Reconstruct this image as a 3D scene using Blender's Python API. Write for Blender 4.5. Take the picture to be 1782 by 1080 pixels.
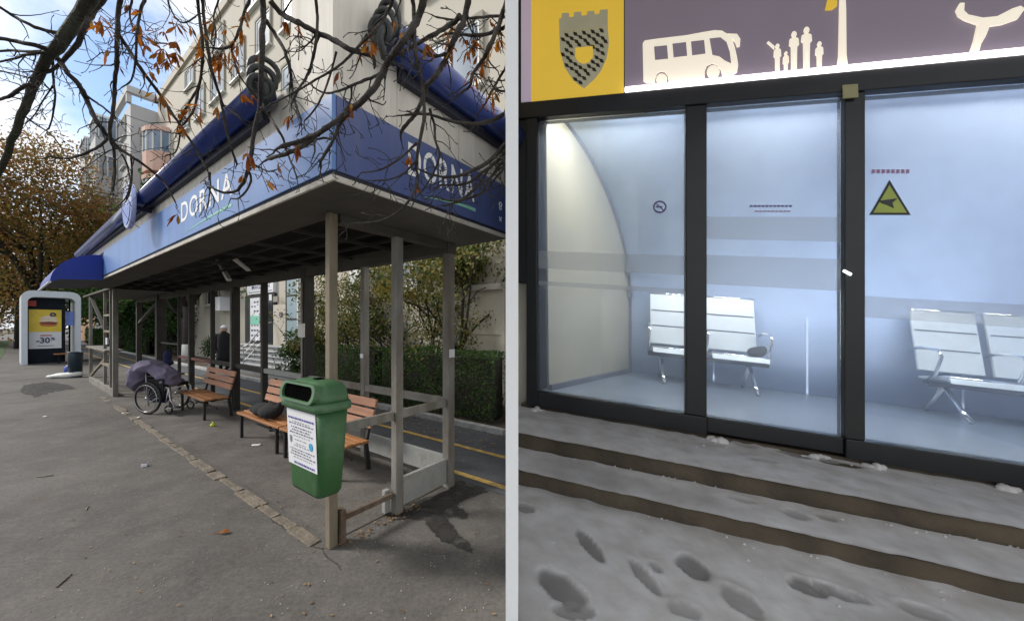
import bpy, bmesh, math, random
from mathutils import Vector, Matrix, noise as mnoise

random.seed(7)
scene = bpy.context.scene
for o in list(bpy.data.objects):
    bpy.data.objects.remove(o)
COL = scene.collection

# ------------------------------------------------------------------ camera, sky, sun, exposure
F, HY, H = 625.0, 565.0, 1.6           # focal length and horizon row in photo pixels, eye height
cam = bpy.data.cameras.new('camera')
cam.sensor_width = 36.0
cam.lens = 36.0 * F / 1782.0
cam.shift_y = (HY - 540.0) / 1782.0
cam.clip_start = 0.02
cam.clip_end = 600
camo = bpy.data.objects.new('camera', cam)
COL.objects.link(camo)
camo.location = (0, 0, H)
camo.rotation_euler = (math.radians(90), 0, 0)
scene.camera = camo

SUN_EL, SUN_AZ = math.radians(36), math.radians(272)   # azimuth clockwise from +Y
world = bpy.data.worlds.new('World')
scene.world = world
world.use_nodes = True
wn = world.node_tree
wn.nodes.clear()
w_out = wn.nodes.new('ShaderNodeOutputWorld')
w_bg = wn.nodes.new('ShaderNodeBackground')
w_bg.inputs['Strength'].default_value = 0.125
sky = wn.nodes.new('ShaderNodeTexSky')
sky.sky_type = 'NISHITA'
sky.sun_disc = False
sky.sun_elevation = SUN_EL
sky.sun_rotation = SUN_AZ
w_tc = wn.nodes.new('ShaderNodeTexCoord')
w_map = wn.nodes.new('ShaderNodeMapping')
w_map.inputs['Location'].default_value = (0.37, 1.9, 0.42)
w_map.inputs['Scale'].default_value = (1.0, 1.0, 1.5)
w_noise = wn.nodes.new('ShaderNodeTexNoise')
w_noise.inputs['Scale'].default_value = 2.6
w_noise.inputs['Detail'].default_value = 9
w_noise.inputs['Roughness'].default_value = 0.55
w_ramp = wn.nodes.new('ShaderNodeValToRGB')
w_ramp.color_ramp.elements[0].position = 0.36
w_ramp.color_ramp.elements[1].position = 0.52
w_mix = wn.nodes.new('ShaderNodeMix')
w_mix.data_type = 'RGBA'
w_shade = wn.nodes.new('ShaderNodeValToRGB')           # thick cloud is greyer than its edge
w_shade.color_ramp.elements[0].position = 0.48
w_shade.color_ramp.elements[0].color = (6.6, 6.7, 6.8, 1)
w_shade.color_ramp.elements[1].position = 0.72
w_shade.color_ramp.elements[1].color = (4.3, 4.4, 4.7, 1)
wn.links.new(w_noise.outputs['Fac'], w_shade.inputs['Fac'])
wn.links.new(w_shade.outputs['Color'], w_mix.inputs['B'])
wn.links.new(w_tc.outputs['Generated'], w_map.inputs['Vector'])
wn.links.new(w_map.outputs['Vector'], w_noise.inputs['Vector'])
wn.links.new(w_noise.outputs['Fac'], w_ramp.inputs['Fac'])
wn.links.new(w_ramp.outputs['Color'], w_mix.inputs['Factor'])
w_sat = wn.nodes.new('ShaderNodeHueSaturation')
w_sat.inputs['Saturation'].default_value = 1.3
wn.links.new(sky.outputs['Color'], w_sat.inputs['Color'])
wn.links.new(w_sat.outputs['Color'], w_mix.inputs['A'])
wn.links.new(w_mix.outputs['Result'], w_bg.inputs['Color'])
wn.links.new(w_bg.outputs['Background'], w_out.inputs['Surface'])

sun = bpy.data.lights.new('sun', 'SUN')
sun.energy = 2.4
sun.angle = math.radians(12)
sun.color = (1.0, 0.95, 0.88)
suno = bpy.data.objects.new('sun', sun)
COL.objects.link(suno)
sdir = Vector((math.sin(SUN_AZ) * math.cos(SUN_EL), math.cos(SUN_AZ) * math.cos(SUN_EL), math.sin(SUN_EL)))
suno.rotation_euler = sdir.to_track_quat('Z', 'Y').to_euler()
suno.location = sdir * 30

scene.view_settings.view_transform = 'Standard'
scene.view_settings.look = 'None'
scene.view_settings.gamma = 1
scene.view_settings.exposure = 0.6
scene.render.engine = 'CYCLES'
scene.cycles.use_denoising = True
scene.cycles.max_bounces = 6
scene.cycles.transparent_max_bounces = 12
scene.cycles.caustics_reflective = False
scene.cycles.caustics_refractive = False

# ------------------------------------------------------------------ the two places' own axes
CX, CY = -1.305, 2.597                 # front corner post of the street shelter
ROTS = math.atan2(-0.572, 0.820)       # its local x runs to its near end, local y away from the kerb
D1, D2 = (-0.820, 0.572), (0.572, 0.820)

def SW(u, v, z=0.0):                   # u along the shelter (away), v across it
    return Vector((CX + u * D1[0] + v * D2[0], CY + u * D1[1] + v * D2[1], z))

def umin(v):                           # where the white partition stops the left place
    return (-1.262 + 0.572 * v) / 0.82

TH = math.atan2(625, 2000)
CT, ST = math.cos(TH), math.sin(TH)
QY = 2.7
QX = (1331 - 891) / F * QY
SL = 0.093                             # the right street falls by this much per metre
ZB = H - (738 - HY) / F * QY
ROTR = -TH

def rp(px, py, n=0.0):                 # a photo pixel on the right facade (offset n) -> along, height
    r = (px - 891) / F
    s = (r * (QY + CT * n) - QX - ST * n) / (CT + ST * r)
    Y = QY - ST * s + CT * n
    return s, H + (HY - py) / F * Y - ZB + SL * s

def at(px, py, Y):                     # a photo pixel at a depth -> world point
    return Vector(((px - 891) / F * Y, Y, H + (HY - py) / F * Y))

def gnd(px, py, z=0.0):
    Y = (H - z) * F / (py - HY)
    return Vector(((px - 891) / F * Y, Y, z))

def onv(px, py, v):                    # pixel on a plane parallel to the shelter's long side -> u, z
    r = (px - 891) / F
    x0, y0 = CX + v * D2[0], CY + v * D2[1]
    u = (r * y0 - x0) / (D1[0] - r * D1[1])
    return u, H + (HY - py) / F * (y0 + u * D1[1])

def onu(px, py, u):
    r = (px - 891) / F
    x0, y0 = CX + u * D1[0], CY + u * D1[1]
    v = (r * y0 - x0) / (D2[0] - r * D2[1])
    return v, H + (HY - py) / F * (y0 + v * D2[1])

def xfS(p): return (-p[0], p[1], p[2])
def xfR(p): return (p[0], p[1], ZB - SL * p[0] + p[2])

# ------------------------------------------------------------------ materials
MATS = {}
def mat(name, col, rough=0.6, var=0.15, scale=6.0, bump=0.0, bscale=60.0, metal=0.0,
        stain=None, stain_amt=0.5, stain_scale=2.0, stretch=(1, 1, 1), emit=None, estr=0.0, coat=0.0, spec=0.5):
    m = bpy.data.materials.new(name)
    m.use_nodes = True
    nt = m.node_tree
    b = nt.nodes['Principled BSDF']
    b.inputs['Roughness'].default_value = rough
    b.inputs['Metallic'].default_value = metal
    b.inputs['Coat Weight'].default_value = coat
    b.inputs['Specular IOR Level'].default_value = spec
    tc = nt.nodes.new('ShaderNodeTexCoord')
    mp = nt.nodes.new('ShaderNodeMapping')
    mp.inputs['Scale'].default_value = stretch
    nt.links.new(tc.outputs['Object'], mp.inputs['Vector'])
    n1 = nt.nodes.new('ShaderNodeTexNoise')
    n1.inputs['Scale'].default_value = scale
    n1.inputs['Detail'].default_value = 8
    nt.links.new(mp.outputs['Vector'], n1.inputs['Vector'])
    r1 = nt.nodes.new('ShaderNodeValToRGB')
    r1.color_ramp.elements[0].position = 0.3
    r1.color_ramp.elements[1].position = 0.7
    lo = [max(0, c * (1 - var)) for c in col[:3]] + [1]
    hi = [min(1, c * (1 + var)) for c in col[:3]] + [1]
    r1.color_ramp.elements[0].color = lo
    r1.color_ramp.elements[1].color = hi
    nt.links.new(n1.outputs['Fac'], r1.inputs['Fac'])
    out = r1.outputs['Color']
    if stain:
        n2 = nt.nodes.new('ShaderNodeTexNoise')
        n2.inputs['Scale'].default_value = stain_scale
        n2.inputs['Detail'].default_value = 10
        n2.inputs['Roughness'].default_value = 0.65
        nt.links.new(mp.outputs['Vector'], n2.inputs['Vector'])
        r2 = nt.nodes.new('ShaderNodeValToRGB')
        r2.color_ramp.elements[0].position = 0.48
        r2.color_ramp.elements[1].position = 0.72
        r2.color_ramp.elements[0].color = (0, 0, 0, 1)
        r2.color_ramp.elements[1].color = (stain_amt,) * 3 + (1,)
        nt.links.new(n2.outputs['Fac'], r2.inputs['Fac'])
        mx = nt.nodes.new('ShaderNodeMix')
        mx.data_type = 'RGBA'
        mx.inputs['B'].default_value = tuple(stain[:3]) + (1,)
        nt.links.new(r2.outputs['Color'], mx.inputs['Factor'])
        nt.links.new(out, mx.inputs['A'])
        out = mx.outputs['Result']
    nt.links.new(out, b.inputs['Base Color'])
    if bump > 0:
        n3 = nt.nodes.new('ShaderNodeTexNoise')
        n3.inputs['Scale'].default_value = bscale
        n3.inputs['Detail'].default_value = 6
        nt.links.new(mp.outputs['Vector'], n3.inputs['Vector'])
        bp = nt.nodes.new('ShaderNodeBump')
        bp.inputs['Strength'].default_value = bump
        bp.inputs['Distance'].default_value = 0.02
        nt.links.new(n3.outputs['Fac'], bp.inputs['Height'])
        nt.links.new(bp.outputs['Normal'], b.inputs['Normal'])
    if emit:
        b.inputs['Emission Color'].default_value = tuple(emit[:3]) + (1,)
        b.inputs['Emission Strength'].default_value = estr
    MATS[name] = m
    return m

def leaf_mat(name, cols, trans=0.35):
    m = bpy.data.materials.new(name)
    m.use_nodes = True
    nt = m.node_tree
    b = nt.nodes['Principled BSDF']
    b.inputs['Roughness'].default_value = 0.6
    b.inputs['Specular IOR Level'].default_value = 0.25
    a = nt.nodes.new('ShaderNodeAttribute')
    a.attribute_name = 'tint'
    r = nt.nodes.new('ShaderNodeValToRGB')
    els = r.color_ramp.elements
    n = len(cols)
    els[0].color = tuple(cols[0]) + (1,)
    els[0].position = 0
    els[1].color = tuple(cols[-1]) + (1,)
    els[1].position = 1
    for i in range(1, n - 1):
        e = els.new(i / (n - 1))
        e.color = tuple(cols[i]) + (1,)
    nt.links.new(a.outputs['Fac'], r.inputs['Fac'])
    nt.links.new(r.outputs['Color'], b.inputs['Base Color'])
    tr = nt.nodes.new('ShaderNodeBsdfTranslucent')
    nt.links.new(r.outputs['Color'], tr.inputs['Color'])
    mx = nt.nodes.new('ShaderNodeMixShader')
    mx.inputs['Fac'].default_value = trans
    nt.links.new(b.outputs['BSDF'], mx.inputs[1])
    nt.links.new(tr.outputs['BSDF'], mx.inputs[2])
    nt.links.new(mx.outputs['Shader'], nt.nodes['Material Output'].inputs['Surface'])
    MATS[name] = m
    return m

def asphalt_mat(name, dark, light, tint):
    m = bpy.data.materials.new(name)
    m.use_nodes = True
    nt = m.node_tree
    b = nt.nodes['Principled BSDF']
    b.inputs['Roughness'].default_value = 0.82
    b.inputs['Specular IOR Level'].default_value = 0.3
    tc = nt.nodes.new('ShaderNodeTexCoord')
    def nz(scale, detail, rough=0.6):
        n = nt.nodes.new('ShaderNodeTexNoise')
        n.inputs['Scale'].default_value = scale
        n.inputs['Detail'].default_value = detail
        n.inputs['Roughness'].default_value = rough
        nt.links.new(tc.outputs['Object'], n.inputs['Vector'])
        return n
    def ramp(src, p0, c0, p1, c1):
        r = nt.nodes.new('ShaderNodeValToRGB')
        r.color_ramp.elements[0].position = p0
        r.color_ramp.elements[1].position = p1
        r.color_ramp.elements[0].color = tuple(c0) + (1,)
        r.color_ramp.elements[1].color = tuple(c1) + (1,)
        nt.links.new(src, r.inputs['Fac'])
        return r.outputs['Color']
    def mix(f, a, c, mode='MIX'):
        x = nt.nodes.new('ShaderNodeMix')
        x.data_type = 'RGBA'
        x.blend_type = mode
        if isinstance(f, float):
            x.inputs['Factor'].default_value = f
        else:
            nt.links.new(f, x.inputs['Factor'])
        nt.links.new(a, x.inputs['A'])
        if isinstance(c, tuple):
            x.inputs['B'].default_value = c + (1,)
        else:
            nt.links.new(c, x.inputs['B'])
        return x.outputs['Result']
    big = nz(0.9, 8, 0.7)
    mid = nz(5.0, 9, 0.7)
    grain = nz(38.0, 6, 0.75)
    fine = nz(230.0, 3, 0.7)
    col = ramp(big.outputs['Fac'], 0.3, dark, 0.72, light)
    col = mix(ramp(mid.outputs['Fac'], 0.5, (0, 0, 0), 0.8, (0.55,) * 3), col, tint)
    col = mix(0.75, col, ramp(fine.outputs['Fac'], 0.25, (0.45,) * 3, 0.75, (1.55,) * 3), 'MULTIPLY')
    col = mix(0.8, col, ramp(grain.outputs['Fac'], 0.3, (0.6,) * 3, 0.7, (1.35,) * 3), 'MULTIPLY')
    vo = nt.nodes.new('ShaderNodeTexVoronoi')
    vo.inputs['Scale'].default_value = 9.0
    nt.links.new(tc.outputs['Object'], vo.inputs['Vector'])
    col = mix(ramp(vo.outputs['Distance'], 0.025, (0.8,) * 3, 0.05, (0, 0, 0)), col, (0.3, 0.29, 0.27))
    nt.links.new(col, b.inputs['Base Color'])
    bp = nt.nodes.new('ShaderNodeBump')
    bp.inputs['Strength'].default_value = 0.35
    bp.inputs['Distance'].default_value = 0.006
    nt.links.new(fine.outputs['Fac'], bp.inputs['Height'])
    nt.links.new(bp.outputs['Normal'], b.inputs['Normal'])
    MATS[name] = m

def glass_mat(name, tint=(1, 1, 1), base=0.04, rough=0.02):
    m = bpy.data.materials.new(name)
    m.use_nodes = True
    nt = m.node_tree
    nt.nodes.remove(nt.nodes['Principled BSDF'])
    t = nt.nodes.new('ShaderNodeBsdfTransparent')
    t.inputs['Color'].default_value = tuple(tint) + (1,)
    g = nt.nodes.new('ShaderNodeBsdfGlossy')
    g.inputs['Roughness'].default_value = rough
    lw = nt.nodes.new('ShaderNodeFresnel')
    lw.inputs['IOR'].default_value = 1.35
    mx = nt.nodes.new('ShaderNodeMixShader')
    nt.links.new(lw.outputs['Fac'], mx.inputs['Fac'])
    nt.links.new(t.outputs['BSDF'], mx.inputs[1])
    nt.links.new(g.outputs['BSDF'], mx.inputs[2])
    nt.links.new(mx.outputs['Shader'], nt.nodes['Material Output'].inputs['Surface'])
    MATS[name] = m

def fog_pane(name):
    # winter glass: clear, glossy, with a thin film of condensation that scatters a little light
    m = bpy.data.materials.new(name)
    m.use_nodes = True
    nt = m.node_tree
    nt.nodes.remove(nt.nodes['Principled BSDF'])
    t = nt.nodes.new('ShaderNodeBsdfTransparent')
    g = nt.nodes.new('ShaderNodeBsdfGlossy')
    g.inputs['Roughness'].default_value = 0.03
    fr = nt.nodes.new('ShaderNodeFresnel')
    fr.inputs['IOR'].default_value = 1.4
    d = nt.nodes.new('ShaderNodeBsdfDiffuse')
    d.inputs['Color'].default_value = (0.74, 0.82, 0.95, 1)
    tl = nt.nodes.new('ShaderNodeBsdfTranslucent')
    tl.inputs['Color'].default_value = (0.80, 0.88, 1.0, 1)
    fog = nt.nodes.new('ShaderNodeMixShader')
    fog.inputs['Fac'].default_value = 0.7
    nt.links.new(d.outputs['BSDF'], fog.inputs[1])
    nt.links.new(tl.outputs['BSDF'], fog.inputs[2])
    tc = nt.nodes.new('ShaderNodeTexCoord')
    nz = nt.nodes.new('ShaderNodeTexNoise')
    nz.inputs['Scale'].default_value = 1.6
    nz.inputs['Detail'].default_value = 3
    nt.links.new(tc.outputs['Object'], nz.inputs['Vector'])
    rp_ = nt.nodes.new('ShaderNodeMapRange')
    rp_.inputs['From Min'].default_value = 0.3
    rp_.inputs['From Max'].default_value = 0.7
    rp_.inputs['To Min'].default_value = 0.17
    rp_.inputs['To Max'].default_value = 0.27
    nt.links.new(nz.outputs['Fac'], rp_.inputs['Value'])
    a = nt.nodes.new('ShaderNodeMixShader')
    nt.links.new(rp_.outputs['Result'], a.inputs['Fac'])
    nt.links.new(t.outputs['BSDF'], a.inputs[1])
    nt.links.new(fog.outputs['Shader'], a.inputs[2])
    b = nt.nodes.new('ShaderNodeMixShader')
    nt.links.new(fr.outputs['Fac'], b.inputs['Fac'])
    nt.links.new(a.outputs['Shader'], b.inputs[1])
    nt.links.new(g.outputs['BSDF'], b.inputs[2])
    nt.links.new(b.outputs['Shader'], nt.nodes['Material Output'].inputs['Surface'])
    MATS[name] = m

def patchy(name, lo, hi, scale):
    # let a surface film break up into patches with ragged edges
    m = MATS[name]
    nt = m.node_tree
    b = nt.nodes['Principled BSDF']
    tc = nt.nodes.new('ShaderNodeTexCoord')
    nz = nt.nodes.new('ShaderNodeTexNoise')
    nz.inputs['Scale'].default_value = scale
    nz.inputs['Detail'].default_value = 9
    nz.inputs['Roughness'].default_value = 0.65
    nt.links.new(tc.outputs['Object'], nz.inputs['Vector'])
    mr = nt.nodes.new('ShaderNodeMapRange')
    mr.inputs['From Min'].default_value = lo
    mr.inputs['From Max'].default_value = hi
    nt.links.new(nz.outputs['Fac'], mr.inputs['Value'])
    nt.links.new(mr.outputs['Result'], b.inputs['Alpha'])

def frost_mat(name, col, fac):
    m = bpy.data.materials.new(name)
    m.use_nodes = True
    nt = m.node_tree
    b = nt.nodes['Principled BSDF']
    b.inputs['Base Color'].default_value = tuple(col) + (1,)
    b.inputs['Roughness'].default_value = 0.7
    t = nt.nodes.new('ShaderNodeBsdfTransparent')
    mx = nt.nodes.new('ShaderNodeMixShader')
    mx.inputs['Fac'].default_value = fac
    nt.links.new(t.outputs['BSDF'], mx.inputs[1])
    nt.links.new(b.outputs['BSDF'], mx.inputs[2])
    nt.links.new(mx.outputs['Shader'], nt.nodes['Material Output'].inputs['Surface'])
    MATS[name] = m

asphalt_mat('asphalt', (0.064, 0.06, 0.056), (0.145, 0.135, 0.125), (0.185, 0.17, 0.15))
asphalt_mat('slab', (0.065, 0.058, 0.053), (0.17, 0.155, 0.142), (0.045, 0.04, 0.037))
asphalt_mat('lane', (0.07, 0.075, 0.085), (0.115, 0.12, 0.13), (0.14, 0.14, 0.14))
mat('wet', (0.026, 0.024, 0.023), 0.5, 0.3, 6, 0.2, 120)
patchy('wet', 0.34, 0.56, 7.0)
mat('crack', (0.05, 0.042, 0.034), 0.95, 0.4, 20)
mat('kerbstone', (0.165, 0.14, 0.108), 0.85, 0.3, 9, 0.6, 50, stain=(0.09, 0.075, 0.06), stain_scale=5)
mat('kerbwhite', (0.4, 0.4, 0.39), 0.85, 0.2, 9, 0.4, 50, stain=(0.15, 0.13, 0.11), stain_scale=3)
mat('yellowline', (0.55, 0.36, 0.09), 0.8, 0.15, 12, 0.2, 80, stain=(0.12, 0.11, 0.1), stain_amt=0.8, stain_scale=9)
mat('soil', (0.09, 0.07, 0.05), 0.95, 0.4, 3, 0.6, 30, stain=(0.2, 0.13, 0.06), stain_scale=6)
mat('grass', (0.05, 0.11, 0.03), 0.9, 0.4, 5, 0.6, 40)
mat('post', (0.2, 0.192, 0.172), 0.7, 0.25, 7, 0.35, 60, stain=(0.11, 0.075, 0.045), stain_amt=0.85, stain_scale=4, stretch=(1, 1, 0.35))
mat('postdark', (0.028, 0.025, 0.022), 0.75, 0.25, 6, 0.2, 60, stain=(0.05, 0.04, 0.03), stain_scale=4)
mat('woodpost', (0.2, 0.168, 0.12), 0.75, 0.25, 7, 0.3, 60, stain=(0.1, 0.07, 0.04), stain_scale=4, stretch=(1, 1, 0.3))
mat('rust', (0.11, 0.075, 0.05), 0.85, 0.35, 12, 0.4, 70, stain=(0.2, 0.18, 0.15), stain_scale=8)
mat('board', (0.3, 0.31, 0.3), 0.75, 0.15, 5, 0.25, 50, stain=(0.16, 0.13, 0.09), stain_amt=0.7, stain_scale=5)
mat('redrail', (0.16, 0.05, 0.04), 0.7, 0.25, 8)
mat('soffit', (0.068, 0.062, 0.053), 0.85, 0.2, 3, 0.3, 25, stain=(0.09, 0.075, 0.06), stain_scale=2.5)
mat('trim', (0.5, 0.48, 0.43), 0.75, 0.15, 5, 0.2, 50, stain=(0.18, 0.14, 0.1), stain_scale=4)
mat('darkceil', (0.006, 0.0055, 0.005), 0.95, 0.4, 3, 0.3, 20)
mat('channel', (0.012, 0.014, 0.03), 0.6, 0.2)
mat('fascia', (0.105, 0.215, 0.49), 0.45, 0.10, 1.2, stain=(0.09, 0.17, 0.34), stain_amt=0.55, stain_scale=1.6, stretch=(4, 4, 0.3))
mat('fascia2', (0.055, 0.085, 0.235), 0.4, 0.12, 1.2, stain=(0.1, 0.125, 0.22), stain_amt=0.6, stain_scale=1.6, stretch=(4, 4, 0.3))  # the long panel's blue with the end face's shade put into the colour
mat('band', (0.6, 0.575, 0.52), 0.75, 0.06, 3, 0.1, 30, stain=(0.33, 0.3, 0.25), stain_amt=0.6, stain_scale=2.2, stretch=(3, 3, 0.3))
mat('tube', (0.022, 0.045, 0.21), 0.3, 0.12, 2, coat=0.3)
mat('hose', (0.03, 0.035, 0.035), 0.5, 0.3, 10)
mat('awning', (0.007, 0.03, 0.27), 0.5, 0.1, 2)
mat('awningwhite', (0.65, 0.68, 0.72), 0.5, 0.06, 4)
mat('letters', (0.8, 0.81, 0.82), 0.5, 0.05, 6)
mat('swoosh', (0.22, 0.55, 0.42), 0.5, 0.08, 6)
mat('disc', (0.42, 0.47, 0.72), 0.25, 0.15, 4)
mat('discwave', (0.16, 0.24, 0.6), 0.25, 0.15, 4)
mat('lampwhite', (0.6, 0.6, 0.56), 0.5, 0.1, 4)
mat('slat', (0.36, 0.155, 0.055), 0.48, 0.28, 3, 0.25, 40, stain=(0.2, 0.085, 0.03), stain_scale=4, stretch=(0.5, 5, 5))
mat('slatback', (0.42, 0.2, 0.115), 0.55, 0.22, 3, 0.25, 40, stain=(0.26, 0.12, 0.06), stain_scale=4, stretch=(0.5, 5, 5))
mat('ironblack', (0.016, 0.015, 0.015), 0.5, 0.3, 20)
mat('bin', (0.028, 0.10, 0.029), 0.5, 0.12, 3, 0.08, 25, stain=(0.085, 0.145, 0.08), stain_amt=0.6, stain_scale=7)
mat('binlid', (0.048, 0.125, 0.052), 0.48, 0.15, 4, 0.08, 25, stain=(0.12, 0.22, 0.12), stain_scale=3)
mat('black', (0.003, 0.003, 0.003), 0.95, 0.2, spec=0.0)
mat('paper', (0.72, 0.73, 0.76), 0.5, 0.04, 5)
mat('ink', (0.07, 0.065, 0.13), 0.6, 0.2)
mat('inkblue', (0.03, 0.03, 0.3), 0.6, 0.2)
mat('inkgrey', (0.22, 0.22, 0.26), 0.6, 0.2)
mat('inkcyan', (0.04, 0.36, 0.62), 0.6, 0.2)
mat('lavender', (0.155, 0.135, 0.205), 0.85, 0.12, 4, 0.25, 14)
mat('navycloth', (0.012, 0.016, 0.06), 0.9, 0.3, 8, 0.3, 30)
mat('blackcloth', (0.007, 0.007, 0.009), 0.95, 0.3, 8, 0.3, 30)
mat('chrome', (0.5, 0.5, 0.52), 0.28, 0.1, 4, metal=0.9)
mat('rubber', (0.018, 0.018, 0.018), 0.75, 0.2)
mat('skin', (0.5, 0.3, 0.22), 0.55, 0.1)
mat('woolwhite', (0.6, 0.6, 0.62), 0.9, 0.1, 20, 0.4, 80)
mat('cream', (0.5, 0.465, 0.39), 0.9, 0.07, 0.8, 0.15, 20, stain=(0.37, 0.34, 0.28), stain_amt=0.5, stain_scale=0.7, stretch=(1, 1, 0.4))
mat('creamhigh', (0.45, 0.42, 0.355), 0.9, 0.06, 0.5, 0.1, 10, stain=(0.36, 0.33, 0.275), stain_amt=0.5, stain_scale=0.5, stretch=(1, 1, 0.4))
mat('greyblock', (0.46, 0.46, 0.46), 0.9, 0.06, 0.5, stain=(0.36, 0.36, 0.36), stain_scale=0.5)
mat('pinkblock', (0.55, 0.36, 0.29), 0.9, 0.08, 0.6)
mat('orangeblock', (0.52, 0.3, 0.17), 0.9, 0.1, 0.6)
mat('whitepaint', (0.66, 0.67, 0.68), 0.6, 0.06, 3)
mat('frame', (0.58, 0.58, 0.56), 0.5, 0.06, 3)
mat('reveal', (0.3, 0.28, 0.23), 0.9, 0.1, 2)
mat('window', (0.16, 0.2, 0.25), 0.12, 0.35, 0.9, spec=0.8)
mat('windowdark', (0.02, 0.025, 0.03), 0.12, 0.3, 1, spec=0.8)
mat('doordark', (0.02, 0.018, 0.017), 0.5, 0.3)
mat('frosted', (0.27, 0.36, 0.4), 0.3, 0.1, 1)
mat('riser', (0.17, 0.175, 0.185), 0.9, 0.12, 3)  # darker than the treads: the risers' shade is put into the colour
mat('stair', (0.38, 0.39, 0.4), 0.85, 0.12, 2, 0.2, 30, stain=(0.2, 0.19, 0.18), stain_scale=3)
mat('railgrey', (0.4, 0.4, 0.4), 0.4, 0.1, 5, metal=0.5)
mat('bark', (0.026, 0.021, 0.017), 0.9, 0.35, 20, 0.8, 60, stain=(0.1, 0.09, 0.065), stain_amt=0.5, stain_scale=9)
mat('barkgreen', (0.032, 0.032, 0.02), 0.9, 0.35, 12, 0.9, 45, stain=(0.05, 0.055, 0.03), stain_amt=0.6, stain_scale=6)
mat('trunkdark', (0.03, 0.025, 0.02), 0.95, 0.3, 8, 0.6, 30)
mat('limewash', (0.55, 0.55, 0.53), 0.9, 0.1, 8)
mat('kiosk', (0.62, 0.66, 0.72), 0.35, 0.04, 3)
mat('kioskdark', (0.008, 0.012, 0.02), 0.7, 0.2, 3, spec=0.2)
mat('posteryellow', (0.75, 0.55, 0.05), 0.4, 0.1, 4)
mat('bun', (0.5, 0.2, 0.05), 0.5, 0.25, 10)
mat('patty', (0.25, 0.05, 0.03), 0.5, 0.25, 10)
mat('saucewhite', (0.75, 0.65, 0.5), 0.5, 0.1, 10)
mat('red', (0.45, 0.04, 0.03), 0.5, 0.15)
mat('bluesign', (0.2, 0.3, 0.7), 0.4, 0.1)
mat('bagwhite', (0.62, 0.62, 0.58), 0.6, 0.15, 8, 0.5, 18)
mat('bagblue', (0.03, 0.07, 0.4), 0.5, 0.25, 8, 0.5, 18)
mat('bindark', (0.012, 0.03, 0.045), 0.45, 0.2)
mat('limecup', (0.5, 0.6, 0.03), 0.45, 0.1)
mat('plaster', (0.9, 0.9, 0.89), 0.85, 0.02, 3, 0.05, 30)
mat('hallwall', (0.4, 0.38, 0.35), 0.95, 0.1, 1)
leaf_mat('leaf_autumn', [(0.06, 0.075, 0.025), (0.16, 0.14, 0.035), (0.3, 0.19, 0.05), (0.3, 0.13, 0.045), (0.15, 0.08, 0.04)], 0.5)
leaf_mat('leaf_green', [(0.015, 0.035, 0.01), (0.035, 0.085, 0.018), (0.06, 0.125, 0.03), (0.10, 0.15, 0.045)])
leaf_mat('leaf_hedge', [(0.02, 0.045, 0.013), (0.045, 0.10, 0.024), (0.075, 0.155, 0.035), (0.15, 0.18, 0.06)])
leaf_mat('leaf_mixed', [(0.02, 0.045, 0.012), (0.05, 0.09, 0.02), (0.13, 0.15, 0.04), (0.26, 0.2, 0.05), (0.3, 0.28, 0.17)])
leaf_mat('leaf_gold', [(0.06, 0.07, 0.015), (0.16, 0.15, 0.03), (0.3, 0.22, 0.04), (0.12, 0.13, 0.03)])
leaf_mat('leaf_orange', [(0.30, 0.085, 0.012), (0.42, 0.14, 0.015), (0.20, 0.055, 0.012), (0.36, 0.18, 0.03)], 0.45)
leaf_mat('leaf_litter', [(0.1, 0.05, 0.02), (0.26, 0.14, 0.05), (0.34, 0.24, 0.1), (0.16, 0.09, 0.05)], 0.1)

# the glass shelter's materials
mat('frameblack', (0.014, 0.015, 0.017), 0.35, 0.2, 4)
mat('signgrey', (0.2, 0.17, 0.21), 0.5, 0.06, 2, emit=(0.2, 0.165, 0.21), estr=0.3)
mat('signyellow', (0.72, 0.48, 0.05), 0.45, 0.04, 2, emit=(0.9, 0.6, 0.07), estr=0.28)
mat('signedge', (0.5, 0.42, 0.55), 0.4, 0.05, 2, emit=(0.5, 0.42, 0.55), estr=0.25)
mat('signcream', (0.8, 0.74, 0.62), 0.5, 0.03, 3, emit=(1.0, 0.9, 0.74), estr=0.38)
mat('signstrip', (0.9, 0.87, 0.88), 0.5, 0.02, 3, emit=(1.0, 0.92, 0.93), estr=2.6)
mat('crestblack', (0.03, 0.025, 0.02), 0.6, 0.2)
mat('crestpale', (0.42, 0.4, 0.28), 0.6, 0.1, emit=(0.5, 0.48, 0.34), estr=0.15)
mat('backsheet', (0.54, 0.66, 0.88), 0.3, 0.04, 0.8)
mat('endsheet', (0.27, 0.24, 0.165), 0.4, 0.05, 1.2)
mat('innerfloor', (0.13, 0.15, 0.175), 0.3, 0.15, 3, stain=(0.1, 0.11, 0.14), stain_scale=1.5)
mat('seam', (0.7, 0.78, 0.92), 0.4, 0.03)
mat('seatmetal', (0.62, 0.66, 0.66), 0.35, 0.06, 4, metal=0.25)
mat('seatchrome', (0.85, 0.86, 0.88), 0.12, 0.05, 4, metal=1.0)
mat('seatdark', (0.05, 0.055, 0.07), 0.5, 0.15)
mat('lampglow', (0.9, 0.9, 0.9), 0.5, 0.02, emit=(0.88, 0.94, 1.0), estr=105.0)
mat('led', (0.9, 0.9, 0.9), 0.5, 0.02, emit=(0.8, 1.0, 0.95), estr=3.0)  # glow that stands in for reflections in the shelter glass, no fitting
mat('stickeryellow', (0.42, 0.5, 0.1), 0.5, 0.06)
mat('stickerviolet', (0.16, 0.12, 0.3), 0.5, 0.06)
mat('stickerred', (0.4, 0.22, 0.36), 0.5, 0.06)
mat('khaki', (0.38, 0.36, 0.19), 0.6, 0.08)
mat('stepstone', (0.105, 0.082, 0.055), 0.85, 0.3, 4, 0.5, 30, stain=(0.03, 0.022, 0.015), stain_scale=3)
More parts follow.
